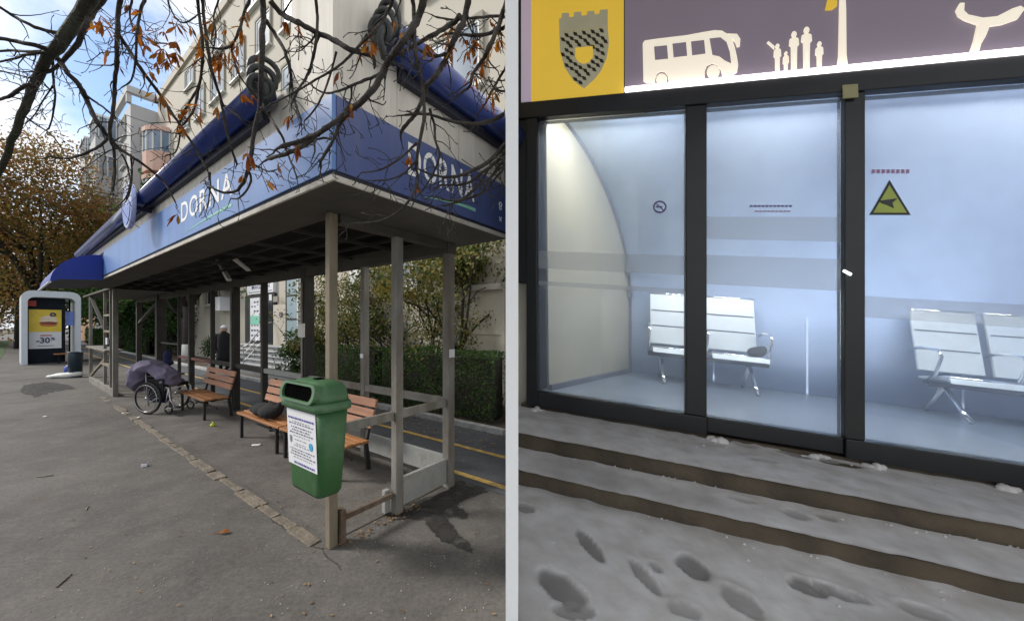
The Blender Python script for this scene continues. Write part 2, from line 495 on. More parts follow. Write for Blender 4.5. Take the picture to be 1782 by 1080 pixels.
mat('creamwall', (0.6, 0.55, 0.46), 0.85, 0.05, 2)
fog_pane('pane')
frost_mat('frostband', (0.55, 0.58, 0.6), 0.38)

# ------------------------------------------------------------------ mesh helpers
class MB:
    def __init__(self, xf=None):
        self.v, self.f, self.t, self.xf = [], [], [], xf
        self.tint = 0.5
    def add(self, vs, fs):
        k = len(self.v)
        self.v += [tuple(p) for p in vs]
        self.f += [tuple(i + k for i in f) for f in fs]
        self.t += [self.tint] * len(fs)
        return self
    def box(self, x0, x1, y0, y1, z0, z1):
        vs = [(x, y, z) for z in (z0, z1) for y in (y0, y1) for x in (x0, x1)]
        return self.add(vs, [(0, 2, 3, 1), (4, 5, 7, 6), (0, 1, 5, 4), (2, 6, 7, 3), (0, 4, 6, 2), (1, 3, 7, 5)])
    def beam(self, p, q, w, h, up=(0, 0, 1)):
        p, q = Vector(p), Vector(q)
        d = (q - p).normalized()
        up = Vector(up)
        s = d.cross(up)
        if s.length < 1e-4:
            s = d.cross(Vector((1, 0, 0)))
        s.normalize()
        t = s.cross(d).normalized()
        vs = []
        for e in (p, q):
            for a, b in ((-1, -1), (1, -1), (1, 1), (-1, 1)):
                vs.append(e + s * (a * w / 2) + t * (b * h / 2))
        return self.add(vs, [(0, 1, 2, 3), (4, 7, 6, 5), (0, 4, 5, 1), (1, 5, 6, 2), (2, 6, 7, 3), (3, 7, 4, 0)])
    def tube(self, pts, r, n=8, closed=False):
        pts = [Vector(p) for p in pts]
        m = len(pts)
        rs = r if isinstance(r, (list, tuple)) else [r] * m
        vs, fs = [], []
        ref = None
        for i in range(m):
            if closed:
                d = pts[(i + 1) % m] - pts[i - 1]
            else:
                d = pts[min(i + 1, m - 1)] - pts[max(i - 1, 0)]
            if d.length < 1e-9:
                d = Vector((0, 0, 1))
            d.normalize()
            if ref is None:
                ref = d.orthogonal().normalized()
            else:
                ref = (ref - d * ref.dot(d))
                ref = ref.normalized() if ref.length > 1e-6 else d.orthogonal().normalized()
            b = d.cross(ref)
            for k in range(n):
                a = 2 * math.pi * k / n
                vs.append(pts[i] + (ref * math.cos(a) + b * math.sin(a)) * rs[i])
        rng = m if closed else m - 1
        for i in range(rng):
            j = (i + 1) % m
            for k in range(n):
                fs.append((i * n + k, i * n + (k + 1) % n, j * n + (k + 1) % n, j * n + k))
        if not closed:
            fs.append(tuple(reversed(range(n))))
            fs.append(tuple((m - 1) * n + k for k in range(n)))
        return self.add(vs, fs)
    def ring(self, c, ax, R, r, n=24, m=6):
        c, ax = Vector(c), Vector(ax).normalized()
        e = ax.orthogonal().normalized()
        g = ax.cross(e)
        return self.tube([c + (e * math.cos(2 * math.pi * i / n) + g * math.sin(2 * math.pi * i / n)) * R for i in range(n)], r, m, True)
    def prism(self, poly, off):
        off = Vector(off)
        n = len(poly)
        vs = [Vector(p) for p in poly] + [Vector(p) + off for p in poly]
        fs = [tuple(range(n)), tuple(reversed(range(n, 2 * n)))]
        fs += [(i, i + n, (i + 1) % n + n, (i + 1) % n) for i in range(n)]
        return self.add(vs, fs)
    def loft(self, rings, cap=True):
        n = len(rings[0])
        vs = [p for r in rings for p in r]
        fs = []
        for i in range(len(rings) - 1):
            for k in range(n):
                fs.append((i * n + k, i * n + (k + 1) % n, (i + 1) * n + (k + 1) % n, (i + 1) * n + k))
        if cap:
            fs.append(tuple(reversed(range(n))))
            fs.append(tuple((len(rings) - 1) * n + k for k in range(n)))
        return self.add(vs, fs)
    def ellipsoid(self, c, rx, ry, rz, n=14, m=9, rot=None):
        vs, fs = [], []
        c = Vector(c)
        for i in range(1, m):
            a = math.pi * i / m
            for k in range(n):
                b = 2 * math.pi * k / n
                p = Vector((rx * math.sin(a) * math.cos(b), ry * math.sin(a) * math.sin(b), rz * math.cos(a)))
                if rot: p = rot @ p
                vs.append(c + p)
        for s in (1, -1):
            p = Vector((0, 0, rz * s))
            if rot: p = rot @ p
            vs.append(c + p)
        t, bt = len(vs) - 2, len(vs) - 1
        for i in range(m - 2):
            for k in range(n):
                fs.append((i * n + k, (i + 1) * n + k, (i + 1) * n + (k + 1) % n, i * n + (k + 1) % n))
        for k in range(n):
            fs.append((t, k, (k + 1) % n))
            fs.append((bt, (m - 2) * n + (k + 1) % n, (m - 2) * n + k))
        return self.add(vs, fs)
    def leaf(self, c, size, rng, droop=0.0):
        c = Vector(c)
        n = Vector((rng.gauss(0, 1), rng.gauss(0, 1), rng.gauss(0, 1) + droop)).normalized()
        e = n.orthogonal().normalized()
        g = n.cross(e)
        a = rng.random() * 6.283
        e, g = e * math.cos(a) + g * math.sin(a), g * math.cos(a) - e * math.sin(a)
        l, w = size * (0.7 + 0.6 * rng.random()), size * 0.55
        self.tint = min(1, max(0, rng.gauss(self.base, self.spread)))
        self.add([c - e * l * .5, c + g * w * .5 + n * l * .08, c + e * l * .5, c - g * w * .5 + n * l * .08], [(0, 1, 2, 3)])
    def build(self, name, m, parent=None, origin=None, smooth=False, bev=0.0, recalc=True, tint=False, weld=False):
        vs = self.v
        if self.xf: vs = [self.xf(p) for p in vs]
        if origin is not None:
            o3 = Vector(origin)
            vs = [tuple(Vector(p) - o3) for p in vs]
        me = bpy.data.meshes.new(name)
        me.from_pydata([tuple(p) for p in vs], [], self.f)
        me.update()
        if recalc:
            bm = bmesh.new()
            bm.from_mesh(me)
            if weld: bmesh.ops.remove_doubles(bm, verts=bm.verts, dist=1e-5)
            bmesh.ops.recalc_face_normals(bm, faces=bm.faces)
            bm.to_mesh(me)
            bm.free()
        if tint:
            at_ = me.attributes.new('tint', 'FLOAT', 'FACE')
            at_.data.foreach_set('value', self.t)
        if smooth:
            me.polygons.foreach_set('use_smooth', [True] * len(me.polygons))
        me.materials.append(MATS[m])
        o = bpy.data.objects.new(name, me)
        COL.objects.link(o)
        if origin is not None: o.location = origin
        if parent is not None: o.parent = parent
        if bev > 0:
            md = o.modifiers.new('bevel', 'BEVEL')
            md.width = bev
            md.segments = 2
            md.limit_method = 'ANGLE'
        return o

def tag(o, label=None, cat=None, group=None, kind=None):
    if label: o['label'] = label
    if cat: o['category'] = cat
    if group: o['group'] = group
    if kind: o['kind'] = kind
    return o

def thing(name, loc, rz, label, cat, group=None):
    e = bpy.data.objects.new(name, None)
    e.empty_display_size = 0.1
    COL.objects.link(e)
    e.location = loc
    e.rotation_euler = (0, 0, rz)
    return tag(e, label, cat, group)

def copy_tree(o, parent=None):
    c = o.copy()
    COL.objects.link(c)
    c.parent = parent
    for ch in list(o.children):
        copy_tree(ch, c)
    return c

def text_verts(txt, size, bold=0.0):
    cu = bpy.data.curves.new('lettering', 'FONT')
    cu.body = txt
    cu.size = size
    cu.offset = bold
    cu.extrude = 0.0
    ob = bpy.data.objects.new('lettering', cu)
    me = bpy.data.meshes.new_from_object(ob)
    vs = [tuple(v.co) for v in me.vertices]
    fs = [tuple(p.vertices) for p in me.polygons]
    bpy.data.objects.remove(ob)
    bpy.data.curves.remove(cu)
    bpy.data.meshes.remove(me)
    xs = [v[0] for v in vs]
    ys = [v[1] for v in vs]
    return vs, fs, min(xs), max(xs), min(ys), max(ys)

def lettering(mb, txt, fn, bold=0.0, thick=None):
    """letters fitted in the unit square and mapped through fn(x, y) -> 3D"""
    vs, fs, x0, x1, y0, y1 = text_verts(txt, 1.0, bold)
    mb.add([fn((v[0] - x0) / (x1 - x0), (v[1] - y0) / (y1 - y0)) for v in vs], fs)

rng = random.Random(11)

# ================================================================== SETTING, left place
def sheet(name, pts, z, m, parent=None, kind='structure', label=None, cat=None):
    mb = MB()
    mb.add([(p[0], p[1], z) for p in pts], [tuple(range(len(pts)))])
    o = mb.build(name, m, parent)
    if o.data.polygons[0].normal.z < 0: o.data.flip_normals()
    if kind and parent is None: tag(o, label, cat, kind=kind)
    return o

def strip(name, u0, u1, v0, v1, z, m, parent=None, **k):
    a0 = max(u0, umin(v0)); a1 = max(u0, umin(v1))
    return sheet(name, [SW(a0, v0), SW(u1, v0), SW(u1, v1), SW(a1, v1)], z, m, parent, **k)

pave = sheet('pavement', [(-220, -12), (260, -12), (260, 300), (-220, 300)], 0.0, 'asphalt')
floor_slab = strip('shelter_floor', 0.05, 14.2, 0.03, 1.28, 0.006, 'slab')
lane = strip('cycle_lane', -3, 60, 1.34, 2.78, 0.004, 'lane')
for v in (1.46, 2.11):
    strip('yellow_line', -3, 46, v - 0.035, v + 0.035, 0.009, 'yellowline', lane)
garden = strip('garden_bed', -3, 7.6, 2.9, 4.5, 0.012, 'soil')
garden2 = strip('garden_bed', 15.6, 60, 2.95, 4.5, 0.012, 'soil')
verge = sheet('grass_verge', [SW(22, -1.4), SW(60, -0.6), SW(60, -16), SW(22, -16)], 0.01, 'grass')

# kerb of single stones along the front of the shelter
kerb = thing('kerb', SW(0, 0), ROTS, 'worn row of flush kerb stones along the open front of the street shelter', 'kerb')
u = 0.12
while u < 9.2:
    L = rng.uniform(0.26, 0.5)
    if rng.random() > 0.08:
        mb = MB(xfS)
        w = rng.uniform(0.07, 0.095)
        j = [rng.uniform(-.012, .012) for _ in range(8)]
        zt = rng.uniform(0.006, 0.018)
        mb.add([(u + j[0], -.05 - w / 2 + j[1], -.02), (u + L - .02 + j[2], -.05 - w / 2 + j[3], -.02), (u + L - .02 + j[4], -.05 + w / 2 + j[5], -.02), (u + j[6], -.05 + w / 2 + j[7], -.02),
                (u + j[0], -.05 - w / 2 + j[1], zt), (u + L - .02 + j[2], -.05 - w / 2 + j[3], zt + .004), (u + L - .02 + j[4], -.05 + w / 2 + j[5], zt), (u + j[6], -.05 + w / 2 + j[7], zt + .003)],
               [(0, 3, 2, 1), (4, 5, 6, 7), (0, 1, 5, 4), (1, 2, 6, 5), (2, 3, 7, 6), (3, 0, 4, 7)])
        mb.build('kerb_stone', 'kerbstone', kerb, bev=0.006)
    u += L
# crack running on to the corner post
mb = MB()
pts = [gnd(x + rng.uniform(-2, 2), y + rng.uniform(-1.5, 1.5)) for x, y in ((455, 885), (480, 908), (500, 925), (520, 938), (540, 945), (560, 958), (590, 990))]
for a, b in zip(pts[:-1], pts[1:]):
    n_c = 5
    prev = a
    for k in range(1, n_c + 1):
        c_ = a.lerp(b, k / n_c) + Vector((rng.gauss(0, .009), rng.gauss(0, .009), 0))
        mb.beam(prev + Vector((0, 0, .001)), c_ + Vector((0, 0, .001)), rng.uniform(.002, .008), .005); prev = c_
mb.build('crack', 'crack', pave)

back_kerb = thing('kerb', SW(3, 2.84), ROTS, 'pale raised kerb between the cycle lane and the hedge', 'kerb')
u = umin(2.92) + 0.02
while u < 30:
    L = 1.0
    mb = MB(lambda p: (-(p[0] - 3), p[1] - 2.84, p[2]))
    mb.box(u, u + L - .015, 2.79, 2.89, -.02, .085 + rng.uniform(-.006, .006))
    mb.build('kerb_stone', 'kerbwhite', back_kerb, bev=0.008)
    u += L

# damp stain by the back corner post
def stain(name, outline):
    mb = MB()
    fine = []
    for i in range(len(outline)):
        a, b = outline[i - 1], outline[i]
        L = math.hypot(a[0] - b[0], a[1] - b[1])
        m_ = max(2, int(L / 3))
        for k in range(m_):
            t = k / m_
            x, y = a[0] + (b[0] - a[0]) * t, a[1] + (b[1] - a[1]) * t
            fine.append((x + 5 * mnoise.noise(Vector((x * .12, y * .2, 3))) + 1.6 * mnoise.noise(Vector((x * .5, y * .6, 9))), y + 3 * mnoise.noise(Vector((x * .12, y * .2, 30))) + 1.2 * mnoise.noise(Vector((x * .5, y * .6, 19)))))
    outline = fine
    mb.add([gnd(x, y) + Vector((0, 0, .0045)) for x, y in outline], [tuple(range(len(outline)))])
    o = mb.build(name, 'wet', pave)
    if o.data.polygons[0].normal.z < 0: o.data.flip_normals()
stain('damp_stain', [(588, 935), (610, 922), (640, 905), (668, 897), (690, 905), (715, 903), (738, 906), (752, 925), (770, 942), (790, 948), (808, 958), (824, 962), (818, 945), (800, 930), (790, 915), (775, 902),
                     (790, 900), (812, 903), (816, 893), (800, 885), (797, 876), (815, 866), (838, 860), (850, 855), (835, 848), (815, 846), (803, 838), (792, 838), (788, 848), (700, 880), (660, 888), (600, 918)])
stain('damp_stain', [(395, 780), (420, 772), (445, 776), (455, 782), (430, 786), (410, 790)])
stain('damp_stain', [(300, 738), (330, 730), (372, 738), (400, 750), (440, 765), (470, 790), (440, 800), (395, 785), (350, 765), (315, 752)])
stain('damp_stain', [(470, 800), (500, 808), (520, 830), (500, 842), (470, 825)])
stain('damp_stain', [(620, 800), (660, 812), (690, 830), (670, 845), (630, 835), (605, 815)])
stain('damp_stain', [(40, 670), (80, 664), (118, 668), (132, 676), (90, 682), (60, 690), (35, 684)])

# white partition, added to divide the two places and hold back the sun
T = 0.0192
part = MB()
part.box(-T, T, 1.1, 10.5, -0.5, 5.2)
tag(part.build('partition_wall', 'plaster', origin=(0, 1.1, 0)), 'thin white plastered wall seen end-on between the two shelters', 'wall')

# ================================================================== STREET SHELTER
sh = thing('bus_shelter', SW(0, 0), ROTS, 'open street shelter of weathered grey posts under a blue lettered roof', 'bus shelter')

def P(name, m, *boxes, bev=0.0, parent=sh, xf=xfS):
    mb = MB(xf)
    for b in boxes: mb.box(*b)
    return mb.build(name, m, parent, bev=bev)

def post(u, v, w, m='post', z0=0.0, z1=2.405):
    return P('post', m, (u - w / 2, u + w / 2, v - w / 2, v + w / 2, z0, z1), bev=0.006)

post(0, 0, .062, 'woodpost')
mb = MB(xfS); mb.box(-.05, .05, .045, .085, 0, .25); mb.build('post_stub', 'rust', sh, bev=.004)
post(0, .57, .072)
P('post', 'board', (.03, .075, .47, .52, .02, .21), bev=.004)
post(0, 1.18, .085)
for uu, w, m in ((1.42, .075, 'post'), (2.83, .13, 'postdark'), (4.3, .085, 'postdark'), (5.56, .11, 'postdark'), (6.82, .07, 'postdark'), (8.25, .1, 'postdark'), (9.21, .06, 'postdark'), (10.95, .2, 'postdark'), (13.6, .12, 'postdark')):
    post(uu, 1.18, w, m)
# glazing strips left on some posts
for uu in (2.83, 5.56, 10.95):
    P('post_strip', 'post', (uu - .02, uu + .02, 1.095, 1.11, .1, 2.2))
# far glazed front section
for uu, w in ((9.25, .085), (9.75, .055), (10.55, .055), (12.9, .065)):
    post(uu, .12, w)
mb = MB(xfS)
mb.box(9.3, 12.9, .09, .15, .0, .16); mb.build('bottom_plate', 'post', sh, bev=.006)
P('shelf', 'post', (9.78, 12.85, .02, .32, .98, 1.02), bev=.004)
P('shelf', 'woodpost', (9.79, 10.51, .09, .15, 1.42, 1.47), bev=.004)
P('shelf', 'woodpost', (9.79, 10.51, .09, .15, 1.8, 1.85), bev=.004)
P('shelf', 'woodpost', (9.79, 10.9, .09, .15, .62, .68), bev=.004)
mb = MB(xfS); mb.beam((12.8, .12, .2), (10.6, .12, .75), .05, .05); mb.build('brace', 'woodpost', sh)
mb = MB(xfS); mb.beam((12.8, .12, 2.35), (10.6, .12, 1.5), .06, .05); mb.build('brace', 'postdark', sh)
mb = MB(xfS); mb.beam((10.95, 1.18, 2.3), (13.6, 1.18, 1.65), .07, .07); mb.build('brace', 'postdark', sh)
P('notice', 'paper', (9.74, 9.9, .05, .075, 1.15, 1.3))
# rails, boards
P('rail', 'post', (-.02, .02, .04, .525, .80, .872), bev=.005)
P('rail', 'post', (-.018, .022, .616, 1.132, .80, .872), bev=.005)
P('rail', 'rust', (-.015, .02, .04, .525, .15, .19), bev=.004)
P('board', 'board', (-.022, .018, .616, 1.132, .055, .29), bev=.004)
P('rail', 'post', (0.05, 1.38, 1.15, 1.21, .80, .875), bev=.005)
P('rail', 'post', (1.46, 2.76, 1.15, 1.21, .80, .875), bev=.005)
P('rail', 'board', (2.9, 4.25, 1.15, 1.21, .80, .875), bev=.005)
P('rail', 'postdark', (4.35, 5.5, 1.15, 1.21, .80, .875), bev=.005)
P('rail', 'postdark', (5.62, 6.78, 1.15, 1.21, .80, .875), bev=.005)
P('rail', 'redrail', (6.86, 8.19, 1.155, 1.205, .80, .85), bev=.004)
P('rail', 'redrail', (8.31, 9.17, 1.155, 1.205, .80, .85), bev=.004)
P('rail', 'postdark', (9.25, 10.84, 1.15, 1.2, 1.1, 1.14))
P('board', 'board', (0.05, 1.38, 1.165, 1.2, .09, .3), bev=.004)
P('board', 'board', (1.46, 2.76, 1.165, 1.2, .09, .3), bev=.004)
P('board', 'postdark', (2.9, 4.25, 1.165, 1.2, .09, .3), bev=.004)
# beam over the back posts
P('beam', 'soffit', (-.05, 13.7, 1.125, 1.235, 2.3, 2.404))
P('beam', 'soffit', (-.045, .045, .046, 1.12, 2.34, 2.404))
# soffit round the opening, all underneath the blue fascia
VB = 1.355
P('soffit', 'soffit', (-.6, 9.4, -.31, .06, 2.406, 2.45))
P('soffit', 'soffit', (-.6, .05, .062, VB, 2.406, 2.45))
P('soffit', 'soffit', (.052, 13.9, 1.12, VB, 2.406, 2.45))
P('soffit', 'soffit', (9.35, 13.9, .062, 1.118, 2.406, 2.45))
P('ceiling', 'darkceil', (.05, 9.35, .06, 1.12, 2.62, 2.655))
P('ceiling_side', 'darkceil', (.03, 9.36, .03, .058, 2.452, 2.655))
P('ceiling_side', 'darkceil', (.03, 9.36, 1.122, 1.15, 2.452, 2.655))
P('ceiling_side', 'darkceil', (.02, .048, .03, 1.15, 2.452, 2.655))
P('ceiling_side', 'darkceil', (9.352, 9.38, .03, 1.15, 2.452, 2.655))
for i in range(11):
    uu = .85 * i + .75
    if uu < 9.3: P('ceiling_bar', 'postdark', (uu - .014, uu + .014, .062, 1.118, 2.40, 2.43))
for v in (.33, .6, .87):
    P('ceiling_bar', 'postdark', (.052, 9.34, v - .012, v + .012, 2.432, 2.46))
P('edge_trim', 'trim', (-.618, 9.4, -.328, -.312, 2.398, 2.432), bev=.003)
P('edge_trim', 'trim', (-.618, -.602, -.310, VB, 2.398, 2.432), bev=.003)
P('channel', 'channel', (-.622, 9.4, -.322, -.312, 2.434, 2.452))
P('channel', 'channel', (-.616, -.602, -.310, VB, 2.434, 2.452))
# blue lettered panels
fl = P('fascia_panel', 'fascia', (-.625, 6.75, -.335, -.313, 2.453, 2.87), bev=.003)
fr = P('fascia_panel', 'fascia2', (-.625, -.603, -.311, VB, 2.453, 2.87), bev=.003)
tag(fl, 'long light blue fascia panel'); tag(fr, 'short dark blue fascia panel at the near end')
P('roof_core', 'soffit', (-.6, 9.3, -.31, VB, 2.66, 2.86))
# beige panels above, one beside the other
for a, b in ((-.108, 1.55), (1.555, 3.2), (3.205, 4.85), (4.855, 6.5), (6.505, 8.1), (8.105, 9.3)):
    P('upper_panel', 'band', (a, b, -.318, -.29, 2.873, 3.12), bev=.003)
for a, b in ((.105, .68), (.684, VB)):
    P('upper_panel', 'band', (-.607, -.58, a, b, 2.873, 3.3), bev=.003)
P('corner_box', 'band', (-.612, -.112, -.322, .1, 2.872, 3.95), bev=.004)
P('roof_deck', 'soffit', (-.58, 9.3, -.288, VB, 2.88, 2.93))
# blue tubes on the edge with the black hoses at their ends
mb = MB(xfS); mb.tube([(.07, -.40, 3.1), (9.15, -.40, 3.06)], .072, 18); mb.build('edge_tube', 'tube', sh, smooth=True)
mb = MB(xfS); mb.tube([(-.70, .02, 3.34), (-.70, 1.33, 3.31)], .105, 18); mb.build('edge_tube', 'tube', sh, smooth=True)
P('tube_cradle', 'channel', (.2, 9.1, -.36, -.32, 2.98, 3.05))
P('tube_cradle', 'channel', (-.66, -.61, .1, VB, 3.17, 3.25))
for i in range(3):
    mb = MB(xfS); mb.ring((.02 - .03 * i, -.42 - .02 * i, 3.2 - .075 * i), (.9, .3, .15 * i), .075 - .008 * i, .019, 18, 6)
    mb.build('hose_loop', 'hose', sh, smooth=True)
mb = MB(xfS); mb.tube([(.06, -.41, 3.2), (-.03, -.44, 3.14), (-.06, -.44, 3.05), (-.02, -.42, 2.98), (.05, -.4, 2.98)], .022, 8); mb.build('hose', 'hose', sh, smooth=True)
for i in range(3):
    mb = MB(xfS); mb.ring((-.72, -.04 - .03 * i, 3.43 - .055 * i), (.2 * i, .9, .3), .085 - .012 * i, .019, 18, 6)
    mb.build('hose_loop', 'hose', sh, smooth=True)
mb = MB(xfS); mb.tube([(-.7, .02, 3.42), (-.75, -.08, 3.36), (-.74, -.12, 3.26), (-.7, -.06, 3.2), (-.68, .02, 3.22)], .022, 8); mb.build('hose', 'hose', sh, smooth=True)
# round emblem standing on the tube
eu, ez = onv(228, 359, -.50)
mb = MB(xfS)
mb.prism([(eu + .25 * math.cos(a), -.535, ez + .26 * math.sin(a)) for a in [i * math.pi / 18 for i in range(36)]], (0, .045, 0))
em = mb.build('round_emblem', 'disc', sh, bev=.012)
mb = MB(xfS)
mb.prism([(eu + .21 * math.cos(a), -.541, ez + .22 * math.sin(a)) for a in [math.pi + i * math.pi / 14 for i in range(15)]] + [(eu + .14, -.541, ez + .05), (eu, -.541, ez - .03), (eu - .12, -.541, ez + .04)], (0, .005, 0))
mb.build('wave', 'discwave', em)
P('emblem_arm', 'channel', (eu - .03, eu + .03, -.51, -.33, 2.93, 2.98))
# letters
def on_front(u0, u1, z0, z1, v=-.337):
    return lambda x, y: (u0 + (u1 - u0) * x, v, z0 + (z1 - z0) * y)
def on_end(v0, v1, z0, z1, uu=-.627):
    return lambda x, y: (uu, v0 + (v1 - v0) * x, z0 + (z1 - z0) * y)
def letters_row(word, a0, a1, z0, z1, surf, parent, k=.18):
    n = len(word)
    adv = {'D': 1.0, 'O': 1.15, 'R': .95, 'N': 1.1, 'A': 1.1}
    tot = sum(adv[c] for c in word)
    x = a0
    for c in word:
        w = (a1 - a0) * adv[c] / tot
        mb = MB(xfS)
        lettering(mb, c, surf(x + w * .06, x + w * .9, z0, z1), .012)
        mb.build('letter', 'letters', parent, recalc=False)
        x += w
letters_row('DORNA', 2.2, .8, 2.615, 2.805, on_front, fl)
letters_row('DORNA', .17, .86, 2.60, 2.815, on_end, fr)
def swoosh(fn, parent):
    top, bot = [], []
    for i in range(15):
        t = i / 14
        zc = .12 + .62 * math.sin(t * 1.75) / 1.0
        top.append(fn(t, zc + .02 + .16 * t)); bot.append(fn(t, zc - .02 - .16 * t))
    mb = MB(xfS); mb.add(top + bot[::-1], [tuple(range(30))]); mb.build('swoosh', 'swoosh', parent, recalc=False)
swoosh(on_front(2.1, .84, 2.485, 2.555), fl)
swoosh(on_end(.32, .86, 2.48, 2.56), fr)
mb = MB(xfS)
mb.ring((-.6285, 1.2, 2.68), (1, 0, 0), .018, .006, 14, 4); mb.ring((-.6285, 1.2, 2.645), (1, 0, 0), .014, .005, 14, 4)
mb.beam((-.6285, 1.185, 2.53), (-.6285, 1.215, 2.565), .003, .01); mb.beam((-.6275, 1.185, 2.565), (-.6275, 1.215, 2.53), .003, .01)
mb.build('small_mark', 'letters', fr)
# awning on the far end of the front
prof = [(-.34, 2.80)]
for i in range(1, 11):
    a = i / 10 * math.pi / 2
    prof.append((-.34 - .56 * math.sin(a), 2.29 + .51 * math.cos(a)))
under = [(-.80, 2.34), (-.34, 2.375)]
mb = MB(xfS); mb.prism([(6.78, v, z) for v, z in prof + under], (.02, 0, 0)); mb.build('awning_side', 'awning', sh)
mb = MB(xfS)
pp = prof
for a, b in zip(pp[:-1], pp[1:]):
    mb.add([(6.801, a[0], a[1]), (6.801, b[0], b[1]), (9.3, b[0], b[1]), (9.3, a[0], a[1])], [(0, 1, 2, 3)])
mb.build('awning_cover', 'awning', sh, recalc=False, smooth=True)
mb = MB(xfS); mb.tube([(6.77, -.905, 2.285), (9.3, -.905, 2.285)], .018, 8); mb.build('awning_trim', 'awningwhite', sh)
mb = MB(xfS); mb.add([(6.8, -.84, 2.335), (9.3, -.84, 2.335), (9.3, -.34, 2.378), (6.8, -.34, 2.378)], [(0, 1, 2, 3)]); mb.build('awning_lining', 'channel', sh)
# hanging lamp tube
mb = MB(xfS); mb.beam((4.45, .6, 2.62), (3.98, .6, 2.27), .06, .045); mb.build('lamp_batten', 'lampwhite', sh, bev=.005)
mb = MB(xfS); mb.beam((3.0, .35, 2.45), (3.25, .6, 2.35), .05, .03); mb.build('lamp_batten', 'lampwhite', sh, bev=.004)
# scrap of paper and foil on posts
P('scrap', 'paper', (-.055, -.049, 1.14, 1.21, 1.28, 1.36))
P('scrap', 'lampwhite', (2.75, 2.91, 1.08, 1.112, 1.42, 1.62), bev=.01)
P('scrap', 'paper', (1.39, 1.45, 1.135, 1.141, 1.2, 1.25))

# ================================================================== BENCHES
def make_bench(L):
    root = thing('bench', (0, 0, 0), ROTS, 'bench', 'bench', 'slatted benches in the street shelter')
    def bx(name, m, *b, bev=.006):
        mb = MB(); mb.box(*b); return mb.build(name, m, root, bev=bev)
    for i in range(4):
        y = i * .088
        zz = .372 + (-.012 if i == 0 else 0) - .004 * i
        bx('seat_slat', 'slat', -L, 0, y, y + .076, zz - .03, zz)
    for i in range(3):
        y, z = .375 + .028 * i, .475 + .108 * i
        mb = MB(); mb.beam((-L, y, z + .045), (0, y, z + .045), .028, .09, up=(0, .24, 1))
        mb.build('back_slat', 'slatback', root, bev=.006)
    for x in (-L + .1, -.1):
        mb = MB(); mb.beam((x, .03, 0.006), (x, .03, .33), .035, .035); mb.build('leg', 'ironblack', root, bev=.004)
        mb = MB(); mb.beam((x, .40, 0.006), (x, .36, .36), .035, .04); mb.build('leg', 'ironblack', root, bev=.004)
        mb = MB(); mb.beam((x, .0, .325), (x, .37, .318), .035, .03); mb.build('seat_bearer', 'ironblack', root)
        mb = MB(); mb.beam((x, .375, .34), (x, .468, .79), .035, .03); mb.build('back_bearer', 'ironblack', root)
    mb = MB(); mb.beam((-L + .1, .2, .17), (-.1, .2, .17), .02, .02); mb.build('stretcher', 'ironblack', root)
    return root
for (u0, L, lab) in ((5.0, 1.45, 'empty orange slatted bench beside the loaded wheelchair'),
                     (2.28, 1.32, 'orange slatted bench with a black bag lying on its seat'),
                     (0.92, 1.33, 'orange slatted bench half hidden behind the green litter bin')):
    b = make_bench(L)
    b.location = SW(u0, .57)
    b['label'] = lab
mb = MB()
for (x, y, z, rx, ry, rz) in ((0, 0, .085, .2, .15, .085), (-.18, .02, .08, .14, .14, .075), (.2, -.02, .09, .2, .13, .085), (.3, .06, .15, .06, .05, .07), (.1, .05, .13, .12, .1, .06)):
    mb.ellipsoid((x, y, z), rx, ry, rz)
bag = mb.build('bag', 'blackcloth', smooth=True)
bag.location = SW(2.98, .70, .363); bag.rotation_euler = (0, 0, ROTS)
md = bag.modifiers.new('remesh', 'REMESH'); md.mode = 'VOXEL'; md.voxel_size = .018; md.use_smooth_shade = True
tag(bag, 'black soft bag slumped on the middle of a slatted bench', 'bag')

# ================================================================== LITTER BIN on the corner post
b0, _ = onv(491, 690, -.25); b1, _ = onv(556, 690, -.25)
bw = b0 - b1
bn = thing('litter_bin', SW((b0 + b1) / 2, -.04), ROTS, 'green plastic litter bin with a printed notice hung on the corner post', 'litter bin')
def rrect(w, d, z, y0, r, n=5, tilt=0.0):
    pts = []
    for cx_, cy_, a0 in ((w / 2 - r, y0 - r, 0), (-w / 2 + r, y0 - r, 90), (-w / 2 + r, y0 - d + r, 180), (w / 2 - r, y0 - d + r, 270)):
        for k in range(n + 1):
            a = math.radians(a0 + 90 * k / n)
            x, y = cx_ + r * math.cos(a), cy_ + r * math.sin(a)
            pts.append((x, y, z + tilt * (y - y0)))
    return pts
ZT, ZL = 1.085, .495
mb = MB()
mb.loft([rrect(bw * .74, .15, ZL, -.03, .04), rrect(bw * .80, .165, ZL + .02, -.02, .05), rrect(bw * .9, .185, ZL + .32, -.01, .05), rrect(bw * .97, .205, ZT, 0, .05)])
mb.build('body', 'bin', bn, smooth=True)
mb = MB()
mb.loft([rrect(bw * 1.03, .235, ZT - .035, .012, .06), rrect(bw * 1.06, .245, ZT - .03, .016, .06), rrect(bw * 1.06, .245, ZT + .01, .016, .06), rrect(bw * 1.02, .23, ZT + .02, .01, .06)])
mb.build('rim', 'binlid', bn, smooth=True)
mb = MB()
mb.loft([rrect(bw * 1.0, .225, ZT + .018, .008, .06), rrect(bw * .97, .22, ZT + .06, .005, .06), rrect(bw * .92, .21, ZT + .10, 0, .06), rrect(bw * .82, .18, ZT + .13, -.015, .06), rrect(bw * .6, .12, ZT + .145, -.04, .05)])
mb.build('lid', 'binlid', bn, smooth=True)
